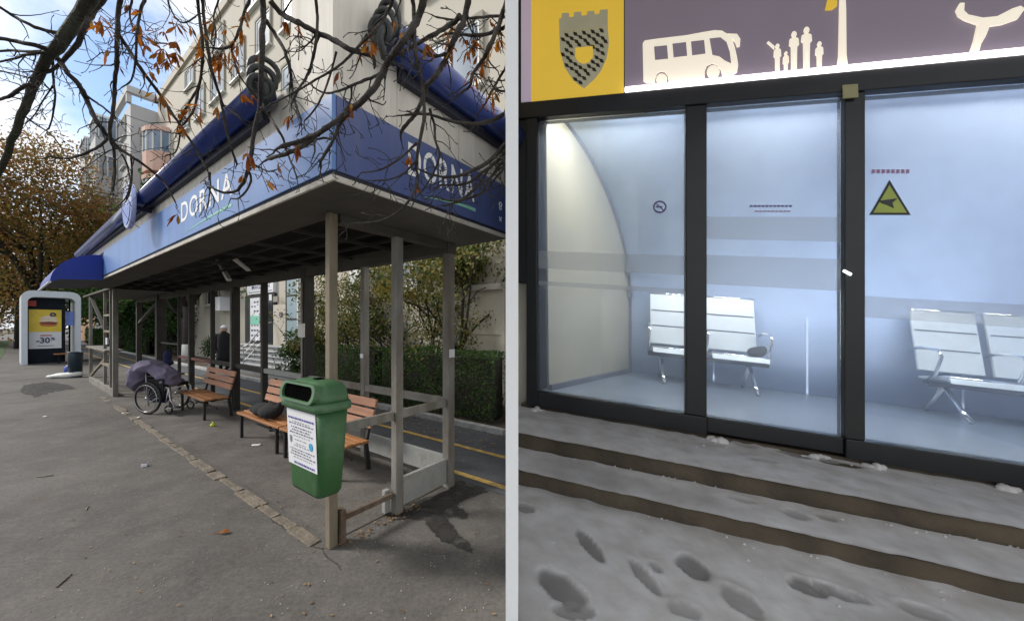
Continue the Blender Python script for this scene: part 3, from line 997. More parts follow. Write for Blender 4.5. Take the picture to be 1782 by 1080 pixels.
def rr2(w, h, r, n=6):
    pts = []
    for cx_, cz_, a0 in ((w / 2 - r, h / 2 - r, 0), (-w / 2 + r, h / 2 - r, 90), (-w / 2 + r, -h / 2 + r, 180), (w / 2 - r, -h / 2 + r, 270)):
        for k in range(n + 1):
            a = math.radians(a0 + 90 * k / n)
            pts.append((cx_ + r * math.cos(a), cz_ + r * math.sin(a)))
    return pts
hood = MB()
out_, inn = rr2(bw * .9, .118, .05), rr2(bw * .78, .092, .044)
def hoodp(p, y): return (p[0], y + (p[1]) * .25, ZT + .078 + p[1])
n_ = len(out_)
hood.add([hoodp(p, -.19) for p in out_] + [hoodp(p, -.232) for p in out_] + [hoodp(p, -.232) for p in inn] + [hoodp(p, -.18) for p in inn],
         [(i, (i + 1) % n_, (i + 1) % n_ + n_, i + n_) for i in range(n_)] + [(i + n_, (i + 1) % n_ + n_, (i + 1) % n_ + 2 * n_, i + 2 * n_) for i in range(n_)] + [(i + 2 * n_, (i + 1) % n_ + 2 * n_, (i + 1) % n_ + 3 * n_, i + 3 * n_) for i in range(n_)])
hood.build('mouth_rim', 'binlid', bn, smooth=False)
mb = MB(); mb.add([hoodp(p, -.216) for p in inn], [tuple(range(n_))]); mb.build('mouth', 'black', bn)
mb = MB(); mb.box(-.03, .03, -.11, -.06, ZT + .144, ZT + .152); mb.build('lock', 'black', bn)
mb = MB(); mb.box(-.06, .06, -.02, .03, .75, .8); mb.build('bracket', 'postdark', bn)
def nface(x, z):  # the notice lies on the tapering front of the body
    t = (z - ZL - .32) / (ZT - ZL - .32)
    return (x, -.195 - .01 * t - .003 if t > 0 else -.198 + .0315 * (-t) * .3, z)
NW, N0, N1 = bw * .76, .66, 1.035
mb = MB()
g = [(-NW / 2 - .02 * bw, N1), (NW / 2, N1 - .004), (NW / 2 + .0, N0 + .008), (-NW / 2 + .0, N0)]
cols = 6
for i in range(cols):
    t0, t1 = i / cols, (i + 1) / cols
    mb.add([nface(-NW / 2, N0 + (N1 - N0) * t0), nface(NW / 2, N0 + (N1 - N0) * t0), nface(NW / 2, N0 + (N1 - N0) * t1), nface(-NW / 2, N0 + (N1 - N0) * t1)], [(0, 1, 2, 3)])
nt_ = mb.build('notice', 'paper', bn, recalc=False)
def words(row, h, m, x0, x1, gap=.012):
    mb = MB()
    x = x0
    while x < x1 - .01:
        w = rng.uniform(.012, .035)
        xe = min(x + w, x1)
        k = x
        while k < xe - .002:
            c = rng.uniform(.0035, .0055)
            q = [nface(k, row), nface(min(k + c, xe), row), nface(min(k + c, xe), row + h * rng.uniform(.75, 1)), nface(k, row + h * rng.uniform(.7, 1))]
            mb.add([(p[0], p[1] - .002, p[2]) for p in q], [(0, 1, 2, 3)])
            k += c + .0018
        x = xe + gap
    mb.build('print_line', m, nt_, recalc=False)
hw = NW / 2
words(.972, .015, 'inkblue', -hw * .9, hw * .9, .006)
for z, h, m, a, b in ((.952, .008, 'inkgrey', -.6, .6), (.938, .009, 'ink', -.85, .85), (.914, .010, 'ink', -.7, .7), (.895, .010, 'ink', -.65, .6), (.876, .011, 'ink', -.8, .9), (.858, .007, 'inkgrey', -.55, .6),
                      (.832, .008, 'inkgrey', -.45, .35), (.806, .007, 'inkgrey', -.4, .3), (.792, .008, 'inkgrey', -.55, .5), (.766, .010, 'ink', -.8, .9), (.748, .010, 'ink', -.75, .7), (.729, .010, 'ink', -.8, .9), (.712, .007, 'inkgrey', -.6, .7)):
    words(z, h, m, hw * a, hw * b)
words(.672, .017, 'inkblue', -hw * .55, hw * .85, .008)
mb = MB(); mb.add([(lambda q: (q[0], q[1] - .003, q[2]))(nface(hw * .65 + .024 * math.cos(a), .82 + .026 * math.sin(a))) for a in [i * math.pi / 9 for i in range(18)]], [tuple(range(18))]); mb.build('print_disc', 'inkcyan', nt_, recalc=False)
mb = MB(); mb.add([(lambda q: (q[0], q[1] - .003, q[2]))(nface(-hw * .75 + x, .83 + z)) for x, z in ((-.014, .024), (.014, .024), (.014, -.006), (0, -.028), (-.014, -.006))], [(0, 1, 2, 3, 4)]); mb.build('print_crest', 'inkgrey', nt_, recalc=False)

# ================================================================== WHEELCHAIR
wc = thing('wheelchair', gnd(257, 721), math.radians(-8), 'old black wheelchair heaped with bedding, parked at the far end of the benches', 'wheelchair')
R = .286
for yy in (0.0, .5):
    c = (0, yy, R + .006)
    mb = MB(); mb.ring(c, (0, 1, 0), R - .018, .019, 36, 8); w = mb.build('wheel', 'rubber', wc, smooth=True)
    mb = MB(); mb.ring(c, (0, 1, 0), R - .040, .006, 32, 6); mb.build('rim', 'ironblack', w, smooth=True)
    mb = MB(); mb.ring((0, yy + (-.035 if yy == 0 else .035), R + .006), (0, 1, 0), R - .05, .006, 32, 6); mb.build('hand_rim', 'chrome', w, smooth=True)
    mb = MB(); mb.tube([(0, yy - .035, R + .006), (0, yy + .035, R + .006)], .025, 10); mb.build('hub', 'chrome', w, smooth=True)
    mb = MB()
    for i in range(20):
        a = i * math.pi / 10
        s = .02 if i % 2 else -.02
        mb.tube([(.02 * math.cos(a + .6), yy + s, R + .006 + .02 * math.sin(a + .6)), ((R - .036) * math.cos(a), yy, R + .006 + (R - .036) * math.sin(a))], .0018, 4)
    mb.build('spokes', 'chrome', w)
for yy in (.06, .44):
    mb = MB(); mb.tube([(-.12, yy, .88), (-.1, yy, .5), (-.06, yy, .14)], .012, 8); mb.build('back_tube', 'chrome', wc, smooth=True)
    mb = MB(); mb.tube([(-.22, yy, .9), (-.12, yy, .88)], .016, 8); mb.build('push_handle', 'ironblack', wc, smooth=True)
    mb = MB(); mb.tube([(-.1, yy, .5), (.28, yy, .5), (.36, yy, .46), (.4, yy, .25), (.5, yy, .12)], .011, 8); mb.build('side_tube', 'chrome', wc, smooth=True)
    mb = MB(); mb.tube([(-.06, yy, .2), (.3, yy, .2), (.36, yy, .46)], .01, 8); mb.build('lower_tube', 'chrome', wc, smooth=True)
    mb = MB(); mb.box(-.08, .22, yy - .02, yy + .02, .66, .69); mb.build('armrest', 'ironblack', wc, bev=.008)
    mb = MB(); mb.ring((.36, yy, .088), (0, 1, 0), .07, .014, 20, 6); cw = mb.build('caster', 'rubber', wc, smooth=True)
    mb = MB(); mb.tube([(.36, yy, .088), (.36, yy, .25)], .012, 8); mb.build('fork', 'chrome', cw)
    mb = MB(); mb.beam((.46, yy - .07, .13), (.58, yy - .07, .15), .14, .015); mb.build('footplate', 'chrome', wc, bev=.004)
mb = MB(); mb.tube([(-.06, .06, .2), (.28, .44, .5)], .01, 8); mb.tube([(-.06, .44, .2), (.28, .06, .5)], .01, 8); mb.build('cross_brace', 'chrome', wc)
mb = MB(); mb.box(-.1, .32, .05, .45, .48, .54); mb.build('seat', 'blackcloth', wc, bev=.015)
mb = MB(); mb.beam((-.1, .05, .7), (-.1, .45, .7), .03, .36); mb.build('backrest', 'blackcloth', wc, bev=.01)
mb = MB(); mb.box(-.04, .3, .02, .04, .3, .64); mb.build('skirt_guard', 'blackcloth', wc, bev=.005)

def lump(name, blobs, m, loc, rz, label, cat, voxel=.02, disp=0.0):
    mb = MB()
    for (x, y, z, rx, ry, rz_, *rot) in blobs:
        mb.ellipsoid((x, y, z), rx, ry, rz_, 16, 10, Matrix.Rotation(rot[0], 3, 'Y') if rot else None)
    o = mb.build(name, m, smooth=True)
    o.location = loc; o.rotation_euler = (0, 0, rz)
    md = o.modifiers.new('remesh', 'REMESH'); md.mode = 'VOXEL'; md.voxel_size = voxel; md.use_smooth_shade = True
    sm = o.modifiers.new('smooth', 'SMOOTH'); sm.iterations = 6; sm.factor = .5
    if disp:
        tx = bpy.data.textures.new(name + '_folds', 'MUSGRAVE'); tx.musgrave_type = 'RIDGED_MULTIFRACTAL'; tx.noise_scale = .22; tx.octaves = 2.5
        dm = o.modifiers.new('folds', 'DISPLACE'); dm.texture = tx; dm.strength = disp; dm.mid_level = .5
    return tag(o, label, cat)
wl = gnd(257, 721)
lump('bedding', [(-.24, .14, .62, .13, .2, .22, .35), (-.1, .2, .83, .22, .24, .13, .1), (.16, .22, .74, .26, .22, .11, .45), (.33, .22, .6, .12, .18, .06, .6), (-.2, .1, .75, .13, .16, .16)],
     'lavender', wl + Vector((-.09, 0, -.02)), math.radians(-8), 'puffy lavender duvet bundled over the wheelchair', 'bedding', .013, .03)
lump('bag', [(-.12, .42, 1.0, .06, .07, .13), (-.1, .4, .88, .1, .1, .06)], 'navycloth', wl, math.radians(-8), 'dark navy bag poking up behind the lavender duvet', 'bag', .018)
lump('bag', [(-.09, .24, .27, .1, .14, .11), (-.02, .26, .22, .08, .1, .08)], 'navycloth', wl, math.radians(-8), 'navy bag hanging behind the wheelchair wheel', 'bag', .018)

# ================================================================== PEOPLE
def skin_body(name, joints, edges, radii, m, parent, sub=2):
    me = bpy.data.meshes.new(name)
    me.from_pydata(joints, edges, [])
    o = bpy.data.objects.new(name, me)
    COL.objects.link(o)
    o.parent = parent
    me.materials.append(MATS[m])
    sk = o.modifiers.new('skin', 'SKIN')
    sk.use_smooth_shade = True
    for i, r in enumerate(radii):
        me.skin_vertices[0].data[i].radius = (r[0], r[1]) if isinstance(r, tuple) else (r, r)
        me.skin_vertices[0].data[i].use_root = (i == 0)
    ss = o.modifiers.new('sub', 'SUBSURF'); ss.levels = sub; ss.render_levels = sub
    return o
def ell(z, cx_, cy_, rx, ry, n=18):
    return [(cx_ + rx * math.cos(2 * math.pi * k / n), cy_ + ry * math.sin(2 * math.pi * k / n), z) for k in range(n)]

pr = thing('person', gnd(390, 643), math.radians(20), 'person in a long black coat and white knitted hat walking behind the shelter', 'person')
J = [(0, 0, .84), (0, .01, 1.05), (0, .0, 1.24), (0, -.01, 1.35), (0, -.02, 1.43), (.09, 0, .8), (.1, -.05, .45), (.1, -.04, .08), (.1, -.16, .035), (-.09, 0, .8), (-.1, .05, .45), (-.1, .08, .08), (-.1, -.03, .035),
     (.17, 0, 1.24), (.22, .03, .98), (.2, -.05, .76), (.19, -.07, .68), (-.17, 0, 1.24), (-.22, .03, .98), (-.2, -.05, .76), (-.19, -.07, .68)]
E_ = [(0, 1), (1, 2), (2, 3), (3, 4), (0, 5), (5, 6), (6, 7), (7, 8), (0, 9), (9, 10), (10, 11), (11, 12), (2, 13), (13, 14), (14, 15), (15, 16), (2, 17), (17, 18), (18, 19), (19, 20)]
Rr = [.13, .12, .13, .05, .06, .09, .06, .045, .035, .09, .06, .045, .035, .07, .055, .04, .035, .07, .055, .04, .035]
body = skin_body('body', J, E_, [r * .8 for r in Rr], 'blackcloth', pr)
mb = MB(); mb.loft([ell(.27, 0, .0, .25, .2), ell(.5, 0, 0, .235, .185), ell(.8, 0, 0, .215, .165), ell(1.0, 0, 0, .20, .15), ell(1.18, 0, 0, .21, .14), ell(1.28, 0, 0, .17, .11), ell(1.34, 0, -.01, .09, .08)])
mb.build('coat', 'blackcloth', pr, smooth=True)
for s in (1, -1):
    mb = MB(); mb.tube([(.16 * s, 0, 1.27), (.2 * s, .01, 1.2), (.255 * s, .03, .98), (.245 * s, -.04, .78), (.235 * s, -.06, .72)], [.06, .078, .07, .062, .058], 12); mb.build('sleeve', 'blackcloth', pr, smooth=True)
    mb = MB(); mb.tube([(.1 * s, -.05 * s, .3), (.1 * s, -.02, .05)], [.06, .05], 10); mb.ellipsoid((.1 * s, -.1 if s > 0 else .0, .045), .05, .13, .045); mb.build('boot', 'blackcloth', pr, smooth=True)
mb = MB(); mb.ellipsoid((0, -.03, 1.45), .074, .088, .105, 18, 12); mb.ellipsoid((0, -.118, 1.435), .014, .018, .02, 8, 6)
for s in (1, -1): mb.ellipsoid((.075 * s, -.02, 1.44), .012, .02, .028, 8, 6)
mb.build('head', 'skin', pr, smooth=True)
mb = MB(); mb.ellipsoid((0, .012, 1.445), .086, .085, .1, 16, 10); mb.build('hair', 'trunkdark', pr, smooth=True)
for s in (1, -1):
    mb = MB(); mb.ellipsoid((.03 * s, -.108, 1.455), .011, .008, .007, 8, 6); mb.build('eye', 'black', pr)
mb = MB(); mb.ellipsoid((0, -.11, 1.39), .024, .008, .006, 8, 6); mb.build('mouth', 'red', pr)
mb = MB(); mb.loft([ell(1.475, 0, -.015, .098, .105), ell(1.51, 0, -.012, .1, .108), ell(1.545, 0, -.015, .078, .088), ell(1.575, 0, -.01, .05, .056), ell(1.585, 0, -.01, .02, .02)]); mb.build('hat', 'woolwhite', pr, smooth=True)
mb = MB(); mb.loft([ell(1.3, 0, -.01, .1, .09), ell(1.34, 0, -.015, .085, .085), ell(1.38, 0, -.01, .07, .075)]); mb.build('scarf', 'blackcloth', pr, smooth=True)

pf = thing('person', gnd(169, 597), math.radians(-60), 'person in dark clothes far off on the path beside a small dog', 'person')
body2 = skin_body('body', [(j[0], j[1], j[2] * 1.08) for j in J], E_, [r * 1.25 for r in Rr], 'blackcloth', pf)
mb = MB(); mb.ellipsoid((0, -.02, 1.62), .09, .1, .12); mb.build('head', 'skin', pf, smooth=True)
mb = MB(); mb.loft([ell(1.63, 0, -.01, .1, .11), ell(1.72, 0, -.01, .08, .09), ell(1.76, 0, -.01, .03, .03)]); mb.build('hat', 'blackcloth', pf, smooth=True)
mb = MB(); mb.loft([ell(.75, 0, 0, .27, .2), ell(1.1, 0, 0, .25, .18), ell(1.4, 0, 0, .24, .15), ell(1.5, 0, 0, .1, .09)]); mb.build('jacket', 'blackcloth', pf, smooth=True)
dg = thing('dog', gnd(155, 599), math.radians(150), 'small dark dog on the path by a far person', 'dog')
DJ = [(-.2, 0, .3), (0, 0, .3), (.2, 0, .32), (.3, 0, .4), (.38, 0, .46), (.48, 0, .43), (-.22, .06, .24), (-.18, .06, .16), (-.26, .06, .1), (-.24, .06, .015), (-.22, -.06, .24), (-.18, -.06, .16), (-.26, -.06, .1), (-.24, -.06, .015),
      (.2, .06, .22), (.22, .06, .1), (.22, .06, .015), (.2, -.06, .22), (.22, -.06, .1), (.22, -.06, .015), (-.3, 0, .36), (-.4, 0, .46)]
DE = [(1, 0), (1, 2), (2, 3), (3, 4), (4, 5), (0, 6), (6, 7), (7, 8), (8, 9), (0, 10), (10, 11), (11, 12), (12, 13), (2, 14), (14, 15), (15, 16), (2, 17), (17, 18), (18, 19), (0, 20), (20, 21)]
DR = [.09, .085, .1, .07, .06, .03, .05, .035, .025, .022, .05, .035, .025, .022, .045, .03, .022, .045, .03, .022, .02, .012]
skin_body('body', DJ, DE, DR, 'trunkdark', dg)

# ================================================================== FAR STREET KIOSK (a second, modern stop)
KU = 21.5
ks = thing('bus_shelter', SW(KU, 0), ROTS, 'small modern white framed shelter with a lit advert, far left', 'bus shelter')
def kx(p): return (-(p[0] - KU), p[1], p[2])
v0, zt = onu(37, 504, KU); v1, _ = onu(141, 510, KU)
def kring(v0, v1, z0, z1, r, cut):
    pts = [(v0 + cut, z0)]
    for k in range(7):
        a = math.radians(180 - 90 * k / 6); pts.append((v0 + cut + r + r * math.cos(a), z1 - r + r * math.sin(a)))
    for k in range(7):
        a = math.radians(90 - 90 * k / 6); pts.append((v1 - cut - r + r * math.cos(a), z1 - r + r * math.sin(a)))
    pts.append((v1 - cut, z0))
    return pts
o_, i_ = kring(v0, v1, 0, zt, .28, 0), kring(v0, v1, 0, zt - .26, .2, .15)
n_ = len(o_)
mb = MB(kx)
mb.add([(KU, a, b) for a, b in o_] + [(KU, a, b) for a, b in i_] + [(KU + 2.2, a, b) for a, b in o_] + [(KU + 2.2, a, b) for a, b in i_],
       [(i, i + 1, i + 1 + n_, i + n_) for i in range(n_ - 1)] + [(i + 2 * n_, i + 1 + 2 * n_, i + 1 + 3 * n_, i + 3 * n_) for i in range(n_ - 1)] +
       [(i, i + 1, i + 1 + 2 * n_, i + 2 * n_) for i in range(n_ - 1)] + [(i + n_, i + 1 + n_, i + 1 + 3 * n_, i + 3 * n_) for i in range(n_ - 1)] + [(0, n_, 3 * n_, 2 * n_), (n_ - 1, 2 * n_ - 1, 4 * n_ - 1, 3 * n_ - 1)])
mb.build('shell', 'kiosk', ks)
pv0, pz1 = onu(50, 538, KU + .3); pv1, _ = onu(107, 541, KU + .3); _, pz0 = onu(50, 607, KU + .3)
dv1, _ = onu(113, 540, KU + .32)
mb = MB(kx); mb.box(KU + .32, KU + .42, v0 + .16, dv1, .03, zt - .28); dp = mb.build('display_panel', 'kioskdark', ks)
mb = MB(kx); mb.box(KU + .30, KU + .318, pv0, pv1, pz0, pz1); ps = mb.build('poster', 'paper', dp)
zm = pz0 + (pz1 - pz0) * .43
mb = MB(kx); mb.box(KU + .292, KU + .299, pv0, pv1, zm, pz1); mb.build('poster_field', 'posteryellow', ps)
pc, pw = (pv0 + pv1) / 2 + .08, (pv1 - pv0)
def pell(cv, cz, rv, rz_, m, d, half=None):
    mb = MB(kx)
    mb.prism([(KU + .29 - d, cv + rv * math.cos(a), cz + rz_ * max(-.15 if half else -1, math.sin(a))) for a in [i * math.pi / 10 for i in range(20)]], (.004, 0, 0))
    mb.build('burger_print', m, ps)
zz = zm + (pz1 - zm) * .45
pell(pc, zz + .1, pw * .26, .16, 'saucewhite', .0, True)
pell(pc, zz + .03, pw * .3, .05, 'saucewhite', .006)
pell(pc, zz - .05, pw * .29, .06, 'patty', .01)
pell(pc, zz - .13, pw * .27, .07, 'bun', .004)
mb = MB(kx); lettering(mb, '-30', lambda x, y: (KU + .288, pv0 + pw * (.22 + .42 * x), pz0 + .22 + .24 * y), .03); mb.build('poster_number', 'ink', ps, recalc=False)
mb = MB(kx); lettering(mb, '%', lambda x, y: (KU + .288, pv0 + pw * (.66 + .14 * x), pz0 + .34 + .12 * y), .03); mb.build('poster_number', 'ink', ps, recalc=False)
mb = MB(kx); mb.box(KU + .286, KU + .29, pv0 + pw * .34, pv0 + pw * .7, pz0 + .52, pz0 + .56); mb.build('poster_print', 'red', ps)
mb = MB(kx); mb.box(KU + .286, KU + .29, pv0 + pw * .25, pv0 + pw * .75, pz0 + .1, pz0 + .125); mb.build('poster_print', 'inkgrey', ps)
mb = MB(kx); mb.ring((KU + .288, pv0 + pw * .73, pz1 - .2), (1, 0, 0), .06, .03, 14, 5); mb.build('poster_seal', 'ink', ps)
rv0, rz0 = onu(47, 532, KU + .3); rv1, rz1 = onu(63, 523, KU + .3)
mb = MB(kx); mb.box(KU + .29, KU + .318, rv0, rv1, rz0, rz1); mb.build('red_plate', 'red', dp)
a0, z0 = onu(114, 566, KU + .5); a1, z1 = onu(128, 542, KU + .5)
mb = MB(kx); mb.box(KU + .5, KU + .55, a0, a1, z0, z1); mb.build('blue_plate', 'bluesign', ks)
for px in (112, 121, 129):
    a0, _ = onu(px, 560, KU + 1.0)
    mb = MB(kx); mb.box(KU + .98, KU + 1.06, a0 - .025, a0 + .025, .0, zt - .28); mb.build('mullion', 'kioskdark', ks)
a0, z0 = onu(92, 621, KU + .4); a1, _ = onu(122, 621, KU + .4)
mb = MB(kx); mb.box(KU - .15, KU + .3, a0, a1, .36, .41); mb.build('seat', 'slat', ks, bev=.01)
mb = MB(kx); mb.box(KU - .1, KU + .1, a0 + .1, a0 + .16, .0, .36); mb.build('seat_leg', 'kioskdark', ks)

p = gnd(131, 656)
lb = thing('litter_bin', p, 0, 'dark blue round litter bin in front of the white framed shelter', 'litter bin')
mb = MB(); mb.tube([(0, 0, 0), (0, 0, .72), (0, 0, .75)], [.14, .16, .155], 18); mb.build('body', 'bindark', lb, smooth=True)
mb = MB(); mb.ring((0, 0, .76), (0, 0, 1), .15, .02, 20, 6); mb.build('rim', 'bindark', lb, smooth=True)
q = gnd(112, 657)
lump('rubbish_bag', [(0, 0, .07, .3, .16, .09), (.22, .05, .1, .2, .15, .1), (-.25, -.05, .05, .15, .12, .06)], 'bagwhite', q, .2, 'white plastic rubbish bags on the ground by the dark round bin', 'rubbish bag', .03)
q = gnd(121, 652)
lump('rubbish_bag', [(0, 0, .16, .13, .12, .18), (.08, 0, .4, .06, .06, .2, .5), (.17, 0, .62, .09, .09, .13)], 'bagblue', q, .2, 'blue plastic bag leaning on the dark round bin', 'rubbish bag', .03)

# ================================================================== LITTER ON THE GROUND
def small(name, blobs, m, px, py, label, cat, rz=0.0, voxel=.006):
    return lump(name, blobs, m, gnd(px, py), rz, label, cat, voxel)
small('cup', [(0, 0, .025, .04, .03, .025), (.01, 0, .05, .02, .02, .03)], 'limecup', 370, 742, 'crumpled lime green wrapper on the floor below the middle bench', 'wrapper')
mb = MB(); mb.box(-.026, .026, -.022, .022, 0, .035); o = mb.build('carton', 'paper', bev=.004); o.location = gnd(252, 811); o.rotation_euler = (0, 0, .5); tag(o, 'small white and dark carton standing alone on the asphalt', 'carton')
mb = MB(); mb.box(-.02, .02, -.017, .017, .0355, .0375); mb.build('carton_top', 'ink', o)
small('paper_scrap', [(0, 0, .008, .05, .03, .01), (.03, .01, .012, .03, .02, .012)], 'paper', 238, 727, 'larger white paper scrap on the kerb stones near the wheelchair', 'paper scrap')
small('paper_scrap', [(0, 0, .006, .035, .02, .008)], 'paper', 215, 719, 'smaller white paper scrap on the kerb stones near the wheelchair', 'paper scrap')
small('paper_scrap', [(0, 0, .008, .04, .03, .01)], 'bagwhite', 79, 725, 'pale paper scrap on open asphalt at far left', 'paper scrap')
small('paper_scrap', [(0, 0, .01, .06, .03, .012), (.05, 0, .012, .03, .03, .014)], 'bagwhite', 445, 775, 'grey paper on the damp floor under the benches', 'paper scrap')
def stick(pts, r, label):
    mb = MB(); mb.tube([gnd(*p) + Vector((0, 0, r)) for p in pts], r, 6)
    tag(mb.build('twig', 'woodpost', origin=gnd(*pts[0])), label, 'twig')
stick([(64, 830), (80, 829), (93, 827)], .006, 'reddish twig lying on the asphalt at far left')
stick([(98, 1022), (112, 1010), (124, 999)], .005, 'dark twig lying on the asphalt at bottom left')
stick([(150, 888), (152, 882), (157, 881)], .004, 'tiny bent twig in the middle of the asphalt')
mb = MB(); mb.tint = .3
c = gnd(390, 926, .01)
mb.add([c + Vector((-.035, -.01, 0)), c + Vector((0, -.02, .012)), c + Vector((.04, .0, .006)), c + Vector((.01, .025, .02)), c + Vector((-.02, .018, .01))], [(0, 1, 4), (1, 2, 3, 4)])
mb.tube([c + Vector((-.03, 0, 0)), c + Vector((-.08, -.006, -.004))], .0025, 5)
tag(mb.build('fallen_leaf', 'leaf_orange', tint=True, recalc=False), 'single curled orange leaf lying on the foreground asphalt', 'leaf')

lit = MB(); lit.base, lit.spread = .5, .35
def scatter_uv(n, u0, u1, v0, v1, size):
    for _ in range(n):
        v = rng.uniform(v0, v1); u_ = rng.uniform(max(u0, umin(v) + .03), u1)
        lit.leaf(SW(u_, v, .022 + size * .1), size, rng, 6.0)
scatter_uv(420, .2, 6, 2.2, 2.78, .045)
scatter_uv(350, .2, 7, 2.95, 4.3, .06)
scatter_uv(500, 15, 40, 2.2, 4.3, .08)
scatter_uv(60, -.5, 9, 1.3, 2.2, .045)
for _ in range(70):                               # along the rusty rail and the corner
    t = rng.random(); lit.leaf(SW(rng.gauss(-.06, .05), t * .75, .014), .03, rng, 5.0)
for _ in range(130):
    lit.leaf(gnd(rng.uniform(0, 870), rng.uniform(690, 1075), .008), rng.uniform(.012, .028), rng, 8.0)
for _ in range(110):
    lit.leaf(SW(rng.uniform(.4, 9), rng.gauss(-.02, .06), .016), rng.uniform(.012, .03), rng, 6.0)
for _ in range(60):
    lit.leaf(SW(rng.uniform(6.5, 10.5), rng.gauss(-.15, .12), .01), .03, rng, 6.0)
tag(lit.build('fallen_leaves', 'leaf_litter', tint=True, recalc=False), 'dry brown leaves scattered over lane, bed and asphalt', 'leaves', kind='stuff')
peb = MB()
for _ in range(260):
    c = gnd(rng.uniform(0, 870), rng.uniform(700, 1078), .002)
    peb.ellipsoid(c, rng.uniform(.002, .006), rng.uniform(.002, .006), rng.uniform(.001, .003), 6, 4)
tag(peb.build('grit', 'kerbwhite', smooth=True), 'pale grit and crumbs strewn over the asphalt', 'grit', kind='stuff')

# ================================================================== BUILDINGS behind
VF = 4.5
def building(name, u0, u1, vf, vback, z1, m, label):
    root = thing(name, SW(u0, vf), ROTS, label, 'building')
    mb = MB()
    a0, a1 = max(u0, umin(vf)), max(u0, umin(vback))
    inv = Matrix.Rotation(-ROTS, 3, 'Z')
    base = SW(u0, vf)
    def lc(u_, v, z): return inv @ (SW(u_, v, z) - base)
    q = [(a0, vf), (u1, vf), (u1, vback), (a1, vback)]
    mb.add([lc(a, b, -.1) for a, b in q] + [lc(a, b, z1) for a, b in q], [(3, 2, 1, 0), (4, 5, 6, 7), (0, 1, 5, 4), (1, 2, 6, 5), (2, 3, 7, 6), (3, 0, 4, 7)])
    mb.build('wall', m, root)
    return root, lc
def lbox(mb, lc, u0, u1, v0, v1, z0, z1):
    vs = [lc(a, b, c) for c in (z0, z1) for b in (v0, v1) for a in (u0, u1)]
    mb.add(vs, [(0, 2, 3, 1), (4, 5, 7, 6), (0, 1, 5, 4), (2, 6, 7, 3), (0, 4, 6, 2), (1, 3, 7, 5)])
def bpart(root, lc, name, m, *b, parent=None, bev=0):
    mb = MB(); lbox(mb, lc, *b); return mb.build(name, m, parent or root, bev=bev)
def window(root, lc, uc, zc, w, h, vf, kind=0):
    """frame, two panes, reveal boards and sill, standing in a shallow dark surround"""
    mb = MB()
    t = .06
    lbox(mb, lc, uc - w / 2 - .1, uc - w / 2, vf - .07, vf + .02, zc - h / 2, zc + h / 2)
    lbox(mb, lc, uc + w / 2, uc + w / 2 + .1, vf - .07, vf + .02, zc - h / 2, zc + h / 2)
    lbox(mb, lc, uc - w / 2 - .1, uc + w / 2 + .1, vf - .07, vf + .02, zc + h / 2, zc + h / 2 + .1)
    wd = mb.build('window', 'reveal', root)
    mb = MB()
    for a, b, c, d in ((-w / 2, -w / 2 + t, -h / 2, h / 2), (w / 2 - t, w / 2, -h / 2, h / 2), (-w / 2 + t, w / 2 - t, h / 2 - t, h / 2), (-w / 2 + t, w / 2 - t, -h / 2, -h / 2 + t), (-t / 2, t / 2, -h / 2 + t, h / 2 - t)):
        lbox(mb, lc, uc + a, uc + b, vf - .04, vf - .005, zc + c, zc + d)
    mb.build('window_frame', 'frame', wd)
    for s in (-1, 1):
        mb = MB(); x0, x1 = sorted((uc + s * t / 2, uc + s * (w / 2 - t)))
        lbox(mb, lc, x0, x1, vf - .02, vf - .004, zc - h / 2 + t, zc + h / 2 - t); mb.build('pane', 'window' if kind == 0 else 'windowdark', wd)
    mb = MB(); lbox(mb, lc, uc - w / 2 - .12, uc + w / 2 + .12, vf - .14, vf + .0, zc - h / 2 - .07, zc - h / 2 - .002); mb.build('sill', 'frame', wd)
    return wd

bl, lc = building('apartment_building', 1.0, 29.2, VF, 16, 16.1, 'creamhigh', 'tall cream apartment block with a shop door behind the street shelter')
bpart(bl, lc, 'roof_edge', 'creamhigh', 2.0, 29.25, VF - .12, VF - .002, 15.75, 16.16)
for z in (4.75, 7.45, 10.15, 12.85):
    for i, uc in enumerate((3.2, 5.7, 8.2, 10.7, 13.2, 15.7, 18.2, 20.7, 23.2)):
        window(bl, lc, uc, z - .1 + (0 if i % 2 else .05), 1.25 if i % 3 else 1.7, 1.4, VF - .003)
for i, z in enumerate((14.9,)):
    for uc in (10.2, 14.2, 18.1, 22.4): window(bl, lc, uc, z - .2, 1.4, 1.0, VF - .003)
# shop floor: lower wall, ledge, door, tall windows, plates
bpart(bl, lc, 'lower_wall', 'cream', 1.62, 11.99, VF - .16, VF - .002, 0, 2.32)
bpart(bl, lc, 'ledge', 'trim', 1.66, 9.4, VF - .26, VF - .162, 2.3, 2.42, bev=.01)
bpart(bl, lc, 'plinth_joint', 'reveal', 1.7, 9.6, VF - .166, VF - .161, 1.38, 1.41)
bpart(bl, lc, 'cellar_vent', 'windowdark', 2.75, 3.25, VF - .17, VF - .161, .9, 1.16)
dr = bpart(bl, lc, 'door', 'doordark', 12.05, 14.75, VF - .1, VF - .004, .88, 2.76)
bpart(bl, lc, 'door_leaf', 'windowdark', 12.15, 13.0, VF - .12, VF - .102, .95, 2.66, parent=dr)
bpart(bl, lc, 'door_poster', 'paper', 13.25, 14.15, VF - .13, VF - .102, 1.0, 2.65, parent=dr)
for z, m in ((2.45, 'ink'), (2.28, 'inkgrey'), (2.1, 'ink'), (1.55, 'inkgrey'), (1.35, 'ink'), (1.15, 'ink')):
    for k in range(3):
        if rng.random() < .8: bpart(bl, lc, 'poster_print', m, 13.35 + .26 * k, 13.52 + .26 * k, VF - .135, VF - .131, z, z + .07, parent=dr)
